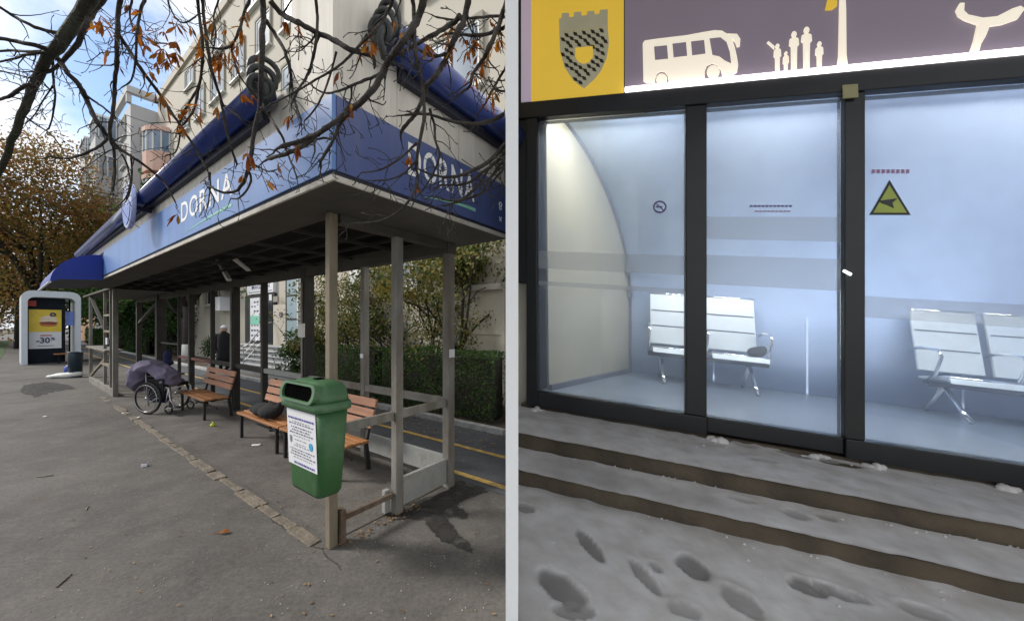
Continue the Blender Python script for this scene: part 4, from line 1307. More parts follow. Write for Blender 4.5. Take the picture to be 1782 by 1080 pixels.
bpart(bl, lc, 'door_poster', 'swoosh', 13.25, 14.15, VF - .134, VF - .1305, 1.62, 1.95, parent=dr)
for uu, z in ((12.9, 2.4), (12.2, 2.5), (12.85, 1.7)):
    bpart(bl, lc, 'door_sheet', 'paper', uu, uu + .22, VF - .126, VF - .121, z, z + .22, parent=dr)
sg = bpart(bl, lc, 'transom', 'paper', 12.1, 14.5, VF - .12, VF - .004, 2.8, 3.36)
mb = MB(); lettering(mb, 'MAGAZIN', lambda x, y: lc(14.0 - 1.6 * x, VF - .123, 2.98 + .17 * y), .01); mb.build('sign_lettering', 'ink', sg, recalc=False)
bpart(bl, lc, 'sign_line', 'ink', 12.2, 14.3, VF - .124, VF - .121, 2.86, 2.885, parent=sg)
mb = MB()
for i in range(8):
    x = 14.3 - i * .25; mb.tube([lc(x, VF - .125, 3.2 + .06 * math.sin(i * 1.1)), lc(x - .25, VF - .125, 3.2 + .06 * math.sin((i + 1) * 1.1))], .012, 5)
mb.build('sign_wave', 'inkgrey', sg)
tw = bpart(bl, lc, 'tall_window', 'doordark', 10.0, 10.95, VF - .19, VF - .164, .95, 3.45)
for z0, z1 in ((1.0, 1.75), (1.82, 2.55), (2.62, 3.4)):
    bpart(bl, lc, 'pane', 'frosted', 10.08, 10.82, VF - .2, VF - .191, z0, z1, parent=tw)
bpart(bl, lc, 'downpipe', 'frame', 9.86, 9.94, VF - .27, VF - .17, .6, 3.6)
bpart(bl, lc, 'name_plate', 'reveal', 14.95, 15.6, VF - .04, VF - .004, 2.45, 2.62)
bpart(bl, lc, 'name_plate', 'reveal', 11.55, 11.9, VF - .2, VF - .164, 2.42, 2.62)
bpart(bl, lc, 'lower_wall', 'cream', 14.8, 29.0, VF - .06, VF - .002, 0, 3.5)
bpart(bl, lc, 'letter_box', 'inkgrey', 11.25, 11.4, VF - .2, VF - .164, 1.9, 2.05)
# sign box, small windows left of the door
window(bl, lc, 18.6, 3.0, 1.6, .9, VF - .065, 1)
window(bl, lc, 21.4, 3.0, 1.2, .9, VF - .065, 1)
bpart(bl, lc, 'wall_cabinet', 'whitepaint', 16.3, 17.3, VF - .5, VF - .064, 2.2, 2.8, bev=.02)
u_, z_ = onv(383, 503, VF - 1.0)
mb = MB(); mb.add([lc(17.6, VF - .1, 3.35), lc(15.6, VF - .1, 3.3), lc(15.4, VF - .9, 3.02), lc(17.4, VF - .9, 3.05)], [(0, 1, 2, 3)]); mb.build('shop_awning', 'awning', bl)
# air conditioner by the right
mb = MB(); lbox(mb, lc, 5.75, 6.5, VF - .52, VF - .17, 2.62, 3.35); mb.build('air_conditioner', 'whitepaint', bl, bev=.05)
wd = window(bl, lc, 4.5, 2.95, .9, .85, VF - .02, 0)

# grey block standing forward, with glazed bays
gb, gl = building('apartment_building', 29.25, 43.3, 3.3, 16, 15.2, 'greyblock', 'pale grey apartment block with glazed bays, far left of the cream one')
bpart(gb, gl, 'parapet', 'greyblock', 29.0, 43.4, 3.1, 3.35, 15.75, 16.15)
bpart(gb, gl, 'parapet', 'greyblock', 29.0, 29.35, 3.352, 5.2, 15.75, 16.15)
for uu in (29.15, 33.5, 38, 43): bpart(gb, gl, 'parapet_post', 'greyblock', uu, uu + .3, 3.12, 3.33, 15.2, 15.75)
def side_window(z):
    mb = MB(); lbox(mb, gl, 29.17, 29.25, 3.72, 4.18, z - .5, z + .5); w = mb.build('window', 'reveal', gb)
    mb = MB(); lbox(mb, gl, 29.14, 29.168, 3.78, 4.12, z - .44, z + .44); mb.build('pane', 'windowdark', w)
for z in (5.2, 7.9, 10.6, 13.3): side_window(z)
for z in (4.2, 6.9, 9.6, 12.3, 14.2):
    for uc in (31.2,): window(gb, gl, uc, z, 1.2, 1.2, 3.29)
for k, uc in enumerate((34.6, 39.6)):
    for z in (2.4, 5.1, 7.8, 10.5, 13.0):
        bpart(gb, gl, 'bay', 'greyblock', uc - 1.3, uc + 1.3, 2.3, 3.29, z - .1, z + 1.0)
        mb = MB(); lbox(mb, gl, uc - 1.3, uc + 1.3, 2.35, 3.29, z + 1.002, z + 2.3); by = mb.build('bay_glazing', 'window', gb)
        for j in range(5):
            x = uc - 1.3 + .65 * j - .04
            bpart(gb, gl, 'glazing_bar', 'frame', x, x + .08, 2.31, 2.349, z + 1.002, z + 2.3, parent=by)
        for j in range(3):
            y = 2.4 + .4 * j
            bpart(gb, gl, 'glazing_bar', 'frame', uc - 1.34, uc - 1.301, y, y + .07, z + 1.002, z + 2.3, parent=by)
        bpart(gb, gl, 'bay_slab', 'whitepaint', uc - 1.38, uc + 1.38, 2.24, 3.29, z + 2.302, z + 2.45)
# pink rounded bays in the corner
for z in (2.2, 5.0, 7.8, 10.6):
    cu, cv, rr = 27.4, VF - .05, 1.25
    def arc(r, z_, n=9): return [lc(cu + r * math.cos(a), cv - r * .75 * math.sin(a), z_) for a in [math.pi * i / (n - 1) for i in range(n)]]
    mb = MB(); mb.loft([arc(rr, z), arc(rr, z + 1.15)]); mb.build('bay', 'pinkblock', bl)
    mb = MB(); mb.loft([arc(rr * .96, z + 1.152), arc(rr * .96, z + 2.35)]); g_ = mb.build('bay_glazing', 'window', bl)
    mb = MB()
    for i in range(9):
        a = math.pi * i / 8
        p0 = lc(cu + rr * .97 * math.cos(a), cv - rr * .75 * .97 * math.sin(a), z + 1.152); mb.beam(p0, p0 + Vector((0, 0, 1.198)), .07, .07)
    mb.build('glazing_bar', 'frame', g_)
    mb = MB(); mb.loft([arc(rr * 1.04, z + 2.352), arc(rr * 1.04, z + 2.6)]); mb.build('bay_slab', 'pinkblock', bl)
ob, ol = building('apartment_building', 43.4, 60, 3.6, 16, 15.2, 'orangeblock', 'distant orange rendered apartment block behind the autumn tree')
bpart(ob, ol, 'parapet', 'greyblock', 43.5, 46, 3.4, 3.59, 14.4, 15.6)
for z in (4, 7, 10, 13):
    for uc in (45.5, 48.5, 51.5, 54.5): window(ob, ol, uc, z, 1.3, 1.3, 3.59)

# entrance stairs with handrails
st = thing('entrance_steps', SW(8.2, 3.45), ROTS, 'pale grey entrance steps with metal handrails up to the shop door', 'steps')
def sx(p): return (-(p[0] - 8.2), p[1] - 3.45, p[2])
for i in range(6):
    mb = MB(sx); mb.box(8.2, 15.4, 3.4 + .12 * i, 3.4 + .12 * i + (.11 if i < 5 else .33), .145 * i, .145 * (i + 1) - .045); mb.build('riser', 'riser', st)
    mb = MB(sx); mb.box(8.18, 15.42, 3.37 + .12 * i, 3.4 + .12 * i + (.119 if i < 5 else .33), .145 * (i + 1) - .043, .145 * (i + 1)); mb.build('tread', 'stair', st, bev=.006)
def rail(uu):
    mb = MB(sx); mb.tube([(uu, 3.42, .85), (uu, 3.55, .9), (uu, 4.1, 1.65), (uu, 4.3, 1.7)], .022, 8); hr = mb.build('handrail', 'railgrey', st, smooth=True)
    for v, z0, z1 in ((3.44, .0, .86), (3.75, .4, 1.16), (4.1, .8, 1.64)):
        mb = MB(sx); mb.tube([(uu, v, z0), (uu, v, z1)], .016, 8); mb.build('baluster', 'railgrey', hr)
    for dz in (.25, .5):
        mb = MB(sx); mb.tube([(uu, 3.44, .86 - dz), (uu, 4.1, 1.64 - dz)], .01, 6); mb.build('guard_bar', 'railgrey', hr)
rail(8.9); rail(12.0)

# ================================================================== HEDGE, SHRUBS, TREES
def leaf_box(mb, n, u0, u1, v0, v1, z0, z1, size, base, spread, lump_=.12):
    for _ in range(n):
        v = rng.uniform(v0, v1); u_ = rng.uniform(u0, u1)
        side = rng.random()
        if side < .55: v = v0 + abs(rng.gauss(0, .05))
        z = rng.uniform(z0, z1)
        if side > .78: z = z1 - abs(rng.gauss(0, .05))
        nn = mnoise.noise(Vector((u_ * 2.2, z * 3, v))) * lump_
        if u_ < umin(v) + .08: continue
        mb.base, mb.spread = base + nn * 1.5, spread
        mb.leaf(SW(u_, v - nn, z + nn * .7), size, rng)
def hedge(name, u0, u1, v0, v1, z1, n, label, m='leaf_hedge', size=.045):
    root = thing(name, SW((u0 + u1) / 2, v0), 0, label, 'hedge')
    base = SW((u0 + u1) / 2, v0)
    mb = MB(); q = [SW(max(a, umin(b) + .15), b) for a, b in ((u0 + .1, v0 + .12), (u1 - .1, v0 + .12), (u1 - .1, v1 - .05), (u0 + .1, v1 - .05))]
    mb.prism([p_ - base + Vector((0, 0, .02)) for p_ in q], (0, 0, z1 - .14)); mb.build('branches', 'trunkdark', root)  # solid dark box put in for the shade between the leaves
    mb = MB(lambda p_: tuple(Vector(p_) - base)); leaf_box(mb, n, u0, u1, v0, v1, .05, z1, size, .42, .25)
    mb.build('foliage', m, root, recalc=False, tint=True)
hedge('hedge', .9, 4.0, 3.05, 3.7, 1.16, 9000, 'clipped dark green hedge at the right edge behind the yellow lined lane')
hedge('hedge', 4.05, 6.9, 3.05, 3.7, 1.12, 6500, 'clipped dark green hedge behind the back posts of the shelter', 'leaf_hedge')
hedge('hedge', 24, 46, 3.0, 3.29, 1.25, 9000, 'long low hedge beside the far path', 'leaf_green', .12)

def limbs(mb, p, d, L, r, depth, rng_, tips, bend=.35, up=.15, kids=(2, 3)):
    pts, rs = [Vector(p)], [r]
    d = Vector(d).normalized()
    for i in range(4):
        d = (d + Vector((rng_.gauss(0, bend), rng_.gauss(0, bend), rng_.gauss(0, bend) + up)) * .5).normalized()
        pts.append(pts[-1] + d * L / 4); rs.append(r * (1 - .11 * (i + 1)))
    mb.tube(pts, rs, 6 if depth > 1 else 5)
    if depth == 0: tips.append(pts[-1]); return
    for _ in range(rng_.randint(*kids)):
        k = rng_.randint(2, 4)
        nd = (d + Vector((rng_.gauss(0, .7), rng_.gauss(0, .7), rng_.gauss(0, .4)))).normalized()
        limbs(mb, pts[k], nd, L * rng_.uniform(.55, .8), rs[k] * .62, depth - 1, rng_, tips, bend, up, kids)
def tree(name, base, h, r, crown, n, size, m, label, cat='tree', seed=1, depth=3, first=.35, trunk_m='trunkdark', lean=(0, 0), wash=0.0, base_t=.5, spread=.3, squash=.8, tipshare=.6):
    rg = random.Random(seed)
    base = Vector(base)
    root = thing(name, base, 0, label, cat)
    mb, tips = MB(), []
    top = Vector((lean[0], lean[1], h * first))
    mb.tube([(0, 0, -.05), (lean[0] * .4, lean[1] * .4, h * first * .5), top], [r * 1.2, r, r * .85], 9)
    for i in range(4):
        a = i * 1.57 + rg.uniform(-.5, .5)
        limbs(mb, top, (math.cos(a) * .75, math.sin(a) * .75, 1), h * .38, r * .6, depth - 1, rg, tips)
    limbs(mb, top, (0, 0, 1), h * .45, r * .7, depth - 1, rg, tips)
    mb.build('trunk', trunk_m, root, smooth=True)
    if wash:
        mb = MB(); mb.tube([(0, 0, 0), (lean[0] * .2, lean[1] * .2, wash)], [r * 1.26, r * 1.12], 10); mb.build('limewash', 'limewash', root, smooth=True)
    mb = MB()
    cx_, cy_, cz_, cr = crown
    clumps = [Vector(t) for t in tips]
    for _ in range(26):
        a, b, q = rg.uniform(0, 6.28), rg.uniform(-1, 1), rg.random() ** .4
        s = math.sqrt(max(0, 1 - b * b))
        clumps.append(Vector((cx_ + cr * q * s * math.cos(a), cy_ + cr * q * s * math.sin(a), cz_ + cr * squash * q * b)))
    for i in range(n):
        c = clumps[rg.randrange(len(clumps))]
        k = cr * .2
        mb.base = base_t + .25 * mnoise.noise(c * .8); mb.spread = spread
        p_ = c + Vector((rg.gauss(0, k), rg.gauss(0, k), rg.gauss(0, k * .8)))
        if base.x + p_.x > -.06: continue
        mb.leaf(p_, size, rg)
    mb.build('crown', m, root, recalc=False, tint=True)
    return root
# autumn trees at far left
tree('autumn_tree', (-26.5, 20, 0), 11, .2, (0.6, 0, 7.3, 3.7), 24000, .17, 'leaf_autumn', 'tall russet autumn tree behind the white framed shelter', seed=3, first=.3, squash=1.1)
tree('autumn_tree', (-24.5, 22, 0), 7.5, .16, (0.6, 0, 5.0, 2.6), 13000, .17, 'leaf_autumn', 'shorter olive and rust tree between the tall russet one and the roof', seed=5, base_t=.4, squash=1.0)
tree('autumn_tree', (-33, 24, 0), 9, .16, (0, 0, 5.0, 4.2), 12000, .22, 'leaf_autumn', 'brown leaved tree at the left edge of the view', seed=8, base_t=.6)
tree('autumn_tree', (-27, 27, 0), 8, .16, (0, 0, 5.2, 3.2), 9000, .22, 'leaf_autumn', 'rusty tree in front of the distant orange block', seed=9, base_t=.65)
tree('autumn_tree', (-40, 27, 0), 7, .16, (0, 0, 3.4, 3.4), 8000, .24, 'leaf_autumn', 'low spreading brown tree beyond the grass at the left edge', seed=51, base_t=.3, first=.2)
tree('autumn_tree', (-52, 33, 0), 8, .18, (0, 0, 3.8, 4.4), 8000, .3, 'leaf_autumn', 'far olive brown tree low on the left horizon', seed=52, base_t=.25, first=.2)
hedge('hedge', 44, 62, -3.2, -2.4, 2.6, 7000, 'tall far hedge closing the street at the left edge', 'leaf_green', .2)
# trees seen under the roof
tree('broadleaf_tree', SW(25, 3.3), 5.2, .14, (0, 0, 3.4, 2.2), 11000, .17, 'leaf_green', 'green tree seen under the roof behind the far posts', seed=12, first=.3, squash=.6)
tree('broadleaf_tree', SW(19.5, 3.6), 5.5, .15, (0, 0, 4.2, 1.7), 3500, .2, 'leaf_green', 'dark leafy tree beside the limewashed trunk', seed=14, first=.35, wash=.0, squash=.6)
tree('broadleaf_tree', SW(18.2, 3.4), 6, .16, (0, 0, 4.8, 1.5), 2600, .18, 'leaf_green', 'dark tree with a white limewashed trunk foot', seed=17, first=.4, wash=.75, squash=.6)
tree('broadleaf_tree', SW(34, 3.2), 6, .16, (0, 0, 3.6, 2.6), 5000, .26, 'leaf_green', 'green tree beside the far path', seed=19, first=.3, base_t=.6, squash=.7)
tree('broadleaf_tree', SW(22.3, 4.0), 3.4, .1, (0, 0, 1.5, 1.3), 5000, .14, 'leaf_hedge', 'dark dense shrub low under the far trees', seed=20, first=.15, base_t=.25, squash=.8)
tree('broadleaf_tree', SW(17.2, 4.15), 1.2, .05, (0, 0, .55, .5), 2500, .08, 'leaf_green', 'low green bush left of the entrance steps', 'bush', seed=22, first=.15, base_t=.3)
tree('broadleaf_tree', SW(29.5, 2.95), 5.0, .14, (0, 0, 3.0, 2.0), 8000, .2, 'leaf_green', 'spreading green tree behind the shelf of the far posts', seed=41, first=.3, squash=.6)
tree('broadleaf_tree', SW(26.5, 3.9), 3.4, .1, (0, 0, 1.6, 1.5), 6000, .16, 'leaf_hedge', 'dense dark shrub in front of the grey block', seed=43, first=.15, base_t=.2, squash=.8)
# garden in front of the shop wall
tree('shrub', SW(7.55, 3.35), 1.5, .04, (0, 0, .75, .42), 5200, .065, 'leaf_green', 'glossy upright green bush beside the entrance handrail', 'bush', seed=25, first=.15, squash=1.6, base_t=.45)
tree('shrub', SW(5.6, 3.75), 3.1, .06, (0, 0, 1.75, .75), 9500, .075, 'leaf_mixed', 'tall variegated shrub just right of the corner post', 'bush', seed=26, first=.15, squash=1.3, base_t=.45)
tree('shrub', SW(6.75, 3.6), 2.7, .05, (0, 0, 1.6, .55), 3600, .055, 'leaf_gold', 'yellowing shrub between the thick post and the corner post', 'bush', seed=27, first=.15, squash=1.5, base_t=.35)
tree('shrub', SW(4.2, 3.8), 2.9, .07, (0, 0, 2.5, .7), 2600, .07, 'leaf_mixed', 'sparse bare branched shrub behind the middle end post', 'bush', seed=29, first=.1, squash=.7)
tree('shrub', SW(2.85, 3.75), 2.3, .04, (0, 0, 1.9, .55), 2000, .065, 'leaf_mixed', 'thin leggy shrub in front of the cream wall', 'bush', seed=31, first=.1, squash=.7)
tree('garden_tree', SW(2.35, 4.05), 3.6, .055, (-.1, 0, 3.0, .8), 9000, .085, 'leaf_mixed', 'slender garden tree with two dark stems at the right edge', seed=33, first=.3, lean=(-.12, 0), squash=.6)
tree('garden_tree', SW(3.4, 4.1), 3.6, .05, (0, 0, 3.2, .65), 6000, .085, 'leaf_gold', 'yellow green garden tree behind the back corner post', seed=35, first=.35, squash=.5)

# ================================================================== OVERHANGING TREE in the foreground
tr = thing('chestnut_tree', (-3.4, 1.1, 0), 0, 'bare branched chestnut with last orange leaves hanging over the street shelter', 'tree')
TB = Vector((-3.4, 1.1, 0))
BOUGH = [Vector(p) for p in ((-3.4, 1.1, 2.4), (-2.9, 1.35, 3.3), (-2.3, 1.6, 3.75), (-1.6, 1.65, 3.85), (-.9, 1.5, 3.6), (-.35, 1.4, 3.35))]
mb = MB()
mb.tube([(0, 0, -.1), (.02, 0, .4), (0, .02, 1.4), (0, 0, 2.4), (-.2, -.1, 3.6), (-.3, -.2, 5.2)], [.24, .19, .17, .16, .12, .08], 12)
mb.build('trunk', 'barkgreen', tr, smooth=True)
mb = MB(); mb.tube([p - TB for p in BOUGH], [.13, .11, .1, .085, .065, .045], 10); mb.build('bough', 'barkgreen', tr, smooth=True)

brg = random.Random(5)
def smooth_path(pts, k=4):
    out = []
    n = len(pts)
    for i in range(n - 1):
        p0, p1, p2, p3 = pts[max(i - 1, 0)], pts[i], pts[i + 1], pts[min(i + 2, n - 1)]
        for j in range(k):
            t = j / k
            out.append(.5 * ((2 * p1) + (p2 - p0) * t + (2 * p0 - 5 * p1 + 4 * p2 - p3) * t * t + (3 * p1 - p0 - 3 * p2 + p3) * t ** 3))
    out.append(pts[-1])
    return out
TIPS = []
PTS = []
def twig(mb, p, d, L, r, lvl):
    pts, rs = [p], [r]
    d = d.normalized()
    n = 5
    for i in range(n):
        d = (d + Vector((brg.gauss(0, .25), brg.gauss(0, .2), brg.gauss(0, .22) + (.1 if i > 2 else -.14)))).normalized()
        pts.append(pts[-1] + d * L / n); rs.append(max(.0014, r * (1 - .15 * (i + 1))))
    rs[-1] = rs[-1] * 1.5                          # a bud at the end
    mb.tube(pts, rs, 5)
    if lvl > 0:
        for _ in range(brg.randint(1, 2)):
            k = brg.randint(1, 4)
            s = Vector((brg.gauss(0, 1), brg.gauss(0, .6), brg.gauss(-.2, .8)))
            twig(mb, pts[k], d * .6 + s.normalized() * .8, L * brg.uniform(.4, .65), rs[k] * .75, lvl - 1)
    else:
        TIPS.append(pts[-1])
def branch(pts, w0, w1, Y0, Y1, dens=1.0, join=False, tw=1.0):
    P3 = []
    n = len(pts)
    for i, (px, py) in enumerate(pts):
        t = i / (n - 1)
        P3.append(at(px, py, Y0 + (Y1 - Y0) * t + .05 * math.sin(i * 1.9)))
    wide = [1 / math.sqrt(1 + ((q[0] - 891) / F) ** 2) for q in pts]   # things far off the lens axis show stretched
    rad = [wide[i] * (w0 + (w1 - w0) * i / (n - 1)) * .5 * (Y0 + (Y1 - Y0) * i / (n - 1)) / F for i in range(n)]
    if join:
        k = min(BOUGH, key=lambda b: (b - P3[0]).length)
        P3 = [k, (k + P3[0]) / 2 + Vector((0, 0, .05))] + P3
        rad = [rad[0] * 1.3, rad[0] * 1.15] + rad
    sp = smooth_path(P3)
    m = len(sp)
    rs = []
    for i in range(m):
        t = i / (m - 1) * (len(rad) - 1); a = int(t); b = min(a + 1, len(rad) - 1)
        rs.append((rad[a] + (rad[b] - rad[a]) * (t - a)) * (1 + .04 * math.sin(i * 2.3) + (.14 if i % 5 == 0 and w0 < 14 else 0)))
    sp = [p + Vector((brg.gauss(0, 1), brg.gauss(0, 1), brg.gauss(0, 1))) * min(rs[i] * .14, .002) for i, p in enumerate(sp)]
    PTS.extend(sp[4:])
    mb = MB(lambda p: (min(p[0], -.03) - TB.x, p[1] - TB.y, p[2] - TB.z))
    mb.tube(sp, rs, 8)
    for i in range(8 if join else 2, m - 1):
        if brg.random() < .46 * dens:
            d = (sp[i + 1] - sp[i - 1]).normalized()
            s = Vector((brg.gauss(0, 1), brg.gauss(0, .5), brg.gauss(-.25, .7))).normalized()
            Ym = sp[i].y
            twig(mb, sp[i], d * .5 + s, brg.uniform(.09, .24) * Ym / 1.9 * tw, min(rs[i] * .5, .0045), brg.choice((0, 1, 1, 2)))
    twig(mb, sp[-1], sp[-1] - sp[-2], .08, rs[-1] * .8, 1)
    mb.build('branch', 'barkgreen' if w0 > 18 else 'bark', tr, smooth=True)
# big limb and its side branches, upper left
branch([(162, -30), (140, 22), (105, 75), (85, 98), (60, 145), (42, 190), (22, 245), (-10, 320)], 33, 14, 2.2, 2.5, .5, True)
branch([(180, -25), (160, 22), (150, 45), (135, 76), (110, 106), (90, 122), (70, 131)], 17, 7, 2.25, 2.4, .6, True)
branch([(-5, 10), (22, 27), (45, 40), (75, 52), (100, 57)], 8, 9, 2.1, 2.25, .7)
branch([(-8, 66), (22, 71), (55, 78), (84, 86)], 10, 12, 2.1, 2.3, .6)
branch([(-8, 90), (22, 88), (50, 90), (78, 90)], 6, 8, 2.4, 2.35, .8)
branch([(-5, 108), (22, 103), (45, 96), (78, 92)], 5, 7, 2.2, 2.3, .8)
branch([(-8, 175), (15, 168), (40, 152), (58, 146)], 8, 10, 2.3, 2.4, .8)
branch([(-5, 122), (22, 128), (45, 134), (60, 138)], 4, 5, 2.4, 2.4, .8)
branch([(88, 98), (98, 100), (120, 128), (140, 152), (150, 170), (160, 198), (172, 217), (189, 239)], 13, 9, 2.35, 2.5, .35)
branch([(148, 165), (165, 177), (180, 187), (195, 200)], 6, 4, 2.45, 2.5, .9)
branch([(92, 104), (93, 140), (96, 165), (92, 200), (85, 225)], 6, 3, 2.4, 2.45, 1.4)
branch([(40, 200), (60, 215), (90, 235), (110, 262)], 5, 2.5, 2.5, 2.5, 1.2)
branch([(92, 150), (75, 175), (60, 200), (45, 215)], 4, 2.5, 2.4, 2.5, 1.3)
branch([(205, -30), (205, 22), (204, 60), (203, 110), (199, 150), (197, 190), (191, 236), (198, 262), (200, 300), (196, 330)], 11, 5, 2.0, 2.35, .45, True)
branch([(189, 240), (178, 250), (160, 262), (135, 272), (110, 276), (88, 272)], 7, 5, 2.4, 2.3, .5)
branch([(190, 240), (206, 258), (228, 272), (250, 286), (280, 311), (294, 330), (305, 352)], 9, 3, 2.4, 2.6, .5)
branch([(212, 268), (222, 290), (226, 320), (218, 345), (200, 362), (188, 366)], 4, 2.5, 2.5, 2.6, .8)
branch([(228, 275), (230, 305), (226, 335), (218, 352)], 4, 2.5, 2.5, 2.6, .8)
branch([(204, 56), (220, 80), (239, 111), (258, 138), (278, 164), (295, 190), (311, 214), (328, 240), (344, 264), (361, 297)], 9, 4, 2.05, 2.3, .55)
branch([(311, 216), (318, 200), (330, 178), (345, 150), (352, 120)], 5, 4, 2.25, 2.2, .7)
branch([(313, 218), (312, 245), (305, 265), (290, 270)], 4, 2.5, 2.3, 2.35, .7)
branch([(246, -30), (243, 22), (238, 60), (236, 105), (228, 140), (212, 152)], 7, 3, 1.95, 2.1, .8, True)
branch([(222, -25), (226, 22), (232, 50), (262, 72), (290, 76)], 5, 3, 2.0, 2.1, 1.2, True)
branch([(340, -30), (346, 22), (352, 70), (352, 110), (345, 160), (335, 195), (318, 218)], 7, 4, 1.9, 2.15, .7, True)
branch([(350, -30), (354, 22), (364, 100), (374, 140), (384, 172), (392, 215), (403, 258), (412, 285)], 7, 4, 1.9, 2.2, .7, True)
branch([(432, -25), (425, 22), (415, 55), (402, 80), (385, 85), (370, 84)], 6, 4, 1.85, 2.0, .9, True)
branch([(402, 80), (408, 105), (416, 130), (430, 150), (440, 160)], 4, 2.5, 2.0, 2.1, .8)
branch([(384, 172), (394, 190), (412, 200), (425, 215), (445, 222)], 4, 2.5, 2.1, 2.1, .8)
branch([(460, -30), (458, 22), (456, 90), (454, 150), (452, 190), (442, 232), (434, 287), (420, 325), (400, 335), (375, 330), (355, 314)], 12, 4, 1.75, 2.1, .4, True)
branch([(430, 292), (437, 310), (430, 330), (415, 345), (402, 345)], 5, 3, 2.0, 2.1, .6)
branch([(365, 300), (366, 320), (364, 345), (360, 362)], 4, 2.5, 2.3, 2.3, .7)
branch([(362, 325), (372, 345), (372, 360)], 3, 2, 2.3, 2.3, .6)
branch([(464, 36), (480, 62), (496, 90), (505, 122), (508, 150), (512, 175), (525, 210)], 8, 4, 1.7, 1.75, .8)
branch([(456, 188), (470, 205), (480, 220), (492, 240), (498, 262), (510, 290), (517, 310)], 6, 3, 1.8, 1.85, .5)
branch([(435, 284), (450, 290), (465, 298), (480, 296)], 5, 2.5, 1.9, 1.85, 1.2)
branch([(740, -30), (729, 29), (710, 60), (688, 89), (671, 115), (655, 145), (637, 169), (612, 190), (591, 207), (570, 222), (553, 232), (525, 244), (490, 255)], 13, 8, 1.45, 1.5, .45, True)
branch([(553, 232), (535, 250), (516, 260), (492, 270), (467, 277)], 9, 7, 1.5, 1.55, .4)
branch([(605, 198), (590, 220), (580, 242), (570, 262), (557, 282)], 7, 5, 1.5, 1.45, .5)
branch([(580, 244), (566, 240), (553, 242)], 5, 4, 1.48, 1.5, .6)
branch([(815, -30), (809, 26), (798, 55), (786, 80), (776, 102), (766, 120), (755, 136), (743, 149), (735, 172), (726, 192), (712, 212), (697, 230)], 11, 6, 1.5, 1.6, .5, True)
branch([(470, 2), (493, 26), (512, 36), (530, 46), (558, 60), (585, 72), (608, 86), (630, 92), (650, 98)], 11, 9, 1.6, 1.55, .6)
branch([(718, -30), (720, 22), (722, 80), (728, 120), (735, 150), (738, 200), (730, 250), (724, 290), (728, 312), (715, 345), (690, 370), (662, 384), (615, 389)], 8, 3, 1.45, 1.55, .6, True)
branch([(724, 250), (712, 262), (690, 280), (660, 296), (630, 300)], 5, 2.5, 1.5, 1.5, .6)
branch([(726, 278), (705, 300), (680, 312), (650, 314)], 4, 2.5, 1.5, 1.5, .6)
branch([(748, 190), (755, 215), (758, 245), (765, 270), (755, 300), (735, 332)], 5, 3, 1.55, 1.6, .7)
branch([(890, 240), (870, 262), (845, 285), (815, 300), (785, 308), (755, 305), (730, 295)], 9, 3, 1.5, 1.6, .7)
branch([(892, 250), (865, 280), (840, 300), (815, 318), (790, 322), (765, 322)], 7, 3, 1.55, 1.62, .7)
branch([(892, 262), (868, 290), (850, 315), (838, 335), (815, 345), (795, 352), (770, 358)], 6, 3, 1.55, 1.62, .7)
branch([(855, 285), (840, 312), (820, 335), (800, 348), (775, 348), (758, 342)], 5, 3, 1.6, 1.62, .7)
branch([(890, 268), (872, 262), (878, 290), (862, 310), (850, 328)], 5, 3, 1.55, 1.6, .5)
branch([(892, 188), (860, 208), (830, 216), (800, 214), (770, 206), (738, 198), (705, 200)], 8, 4, 1.5, 1.55, .5)
branch([(880, -20), (872, 30), (862, 60), (848, 90), (835, 112), (822, 130), (818, 150), (800, 162)], 9, 4, 1.5, 1.6, .7, True)
branch([(892, 42), (868, 52), (845, 60), (820, 62), (795, 58), (775, 60)], 7, 4, 1.5, 1.6, .7)
branch([(800, 30), (785, 42), (765, 55), (740, 68), (715, 82), (695, 94)], 9, 5, 1.5, 1.5, .5)
branch([(892, 30), (865, 28), (840, 30), (815, 32), (790, 35), (760, 30)], 5, 3, 1.55, 1.6, .9)
branch([(885, 110), (870, 135), (858, 155), (845, 180), (830, 200)], 5, 2.5, 1.55, 1.6, .8)
branch([(888, 160), (870, 158), (858, 150), (850, 135)], 4, 2.5, 1.55, 1.6, .8)
branch([(775, 95), (755, 98), (738, 92), (725, 84)], 6, 4, 1.52, 1.5, .8)
branch([(690, -20), (670, 30), (650, 55), (630, 75), (615, 90)], 6, 4, 1.5, 1.55, .8, True)
branch([(660, 130), (640, 138), (615, 148), (590, 158), (565, 162), (545, 152)], 6, 3, 1.5, 1.55, .6)
branch([(640, 60), (615, 92), (590, 115), (565, 130), (535, 148), (505, 165), (470, 182)], 5, 3, 1.55, 1.6, .7)
branch([(548, -20), (552, 30), (550, 70), (545, 100), (535, 130), (520, 155), (510, 175)], 6, 4, 1.6, 1.65, .6, True)
branch([(585, 90), (575, 130), (562, 165), (548, 190), (530, 210)], 4, 3, 1.55, 1.55, .7)
branch([(612, 150), (610, 175), (600, 192)], 4, 3, 1.5, 1.5, .5)
branch([(290, -20), (300, 22), (318, 40), (340, 30)], 4, 3, 2.0, 2.0, 1.5, True)
branch([(380, -20), (372, 25), (375, 55), (372, 85)], 4, 2.5, 2.0, 2.0, 1.5, True)

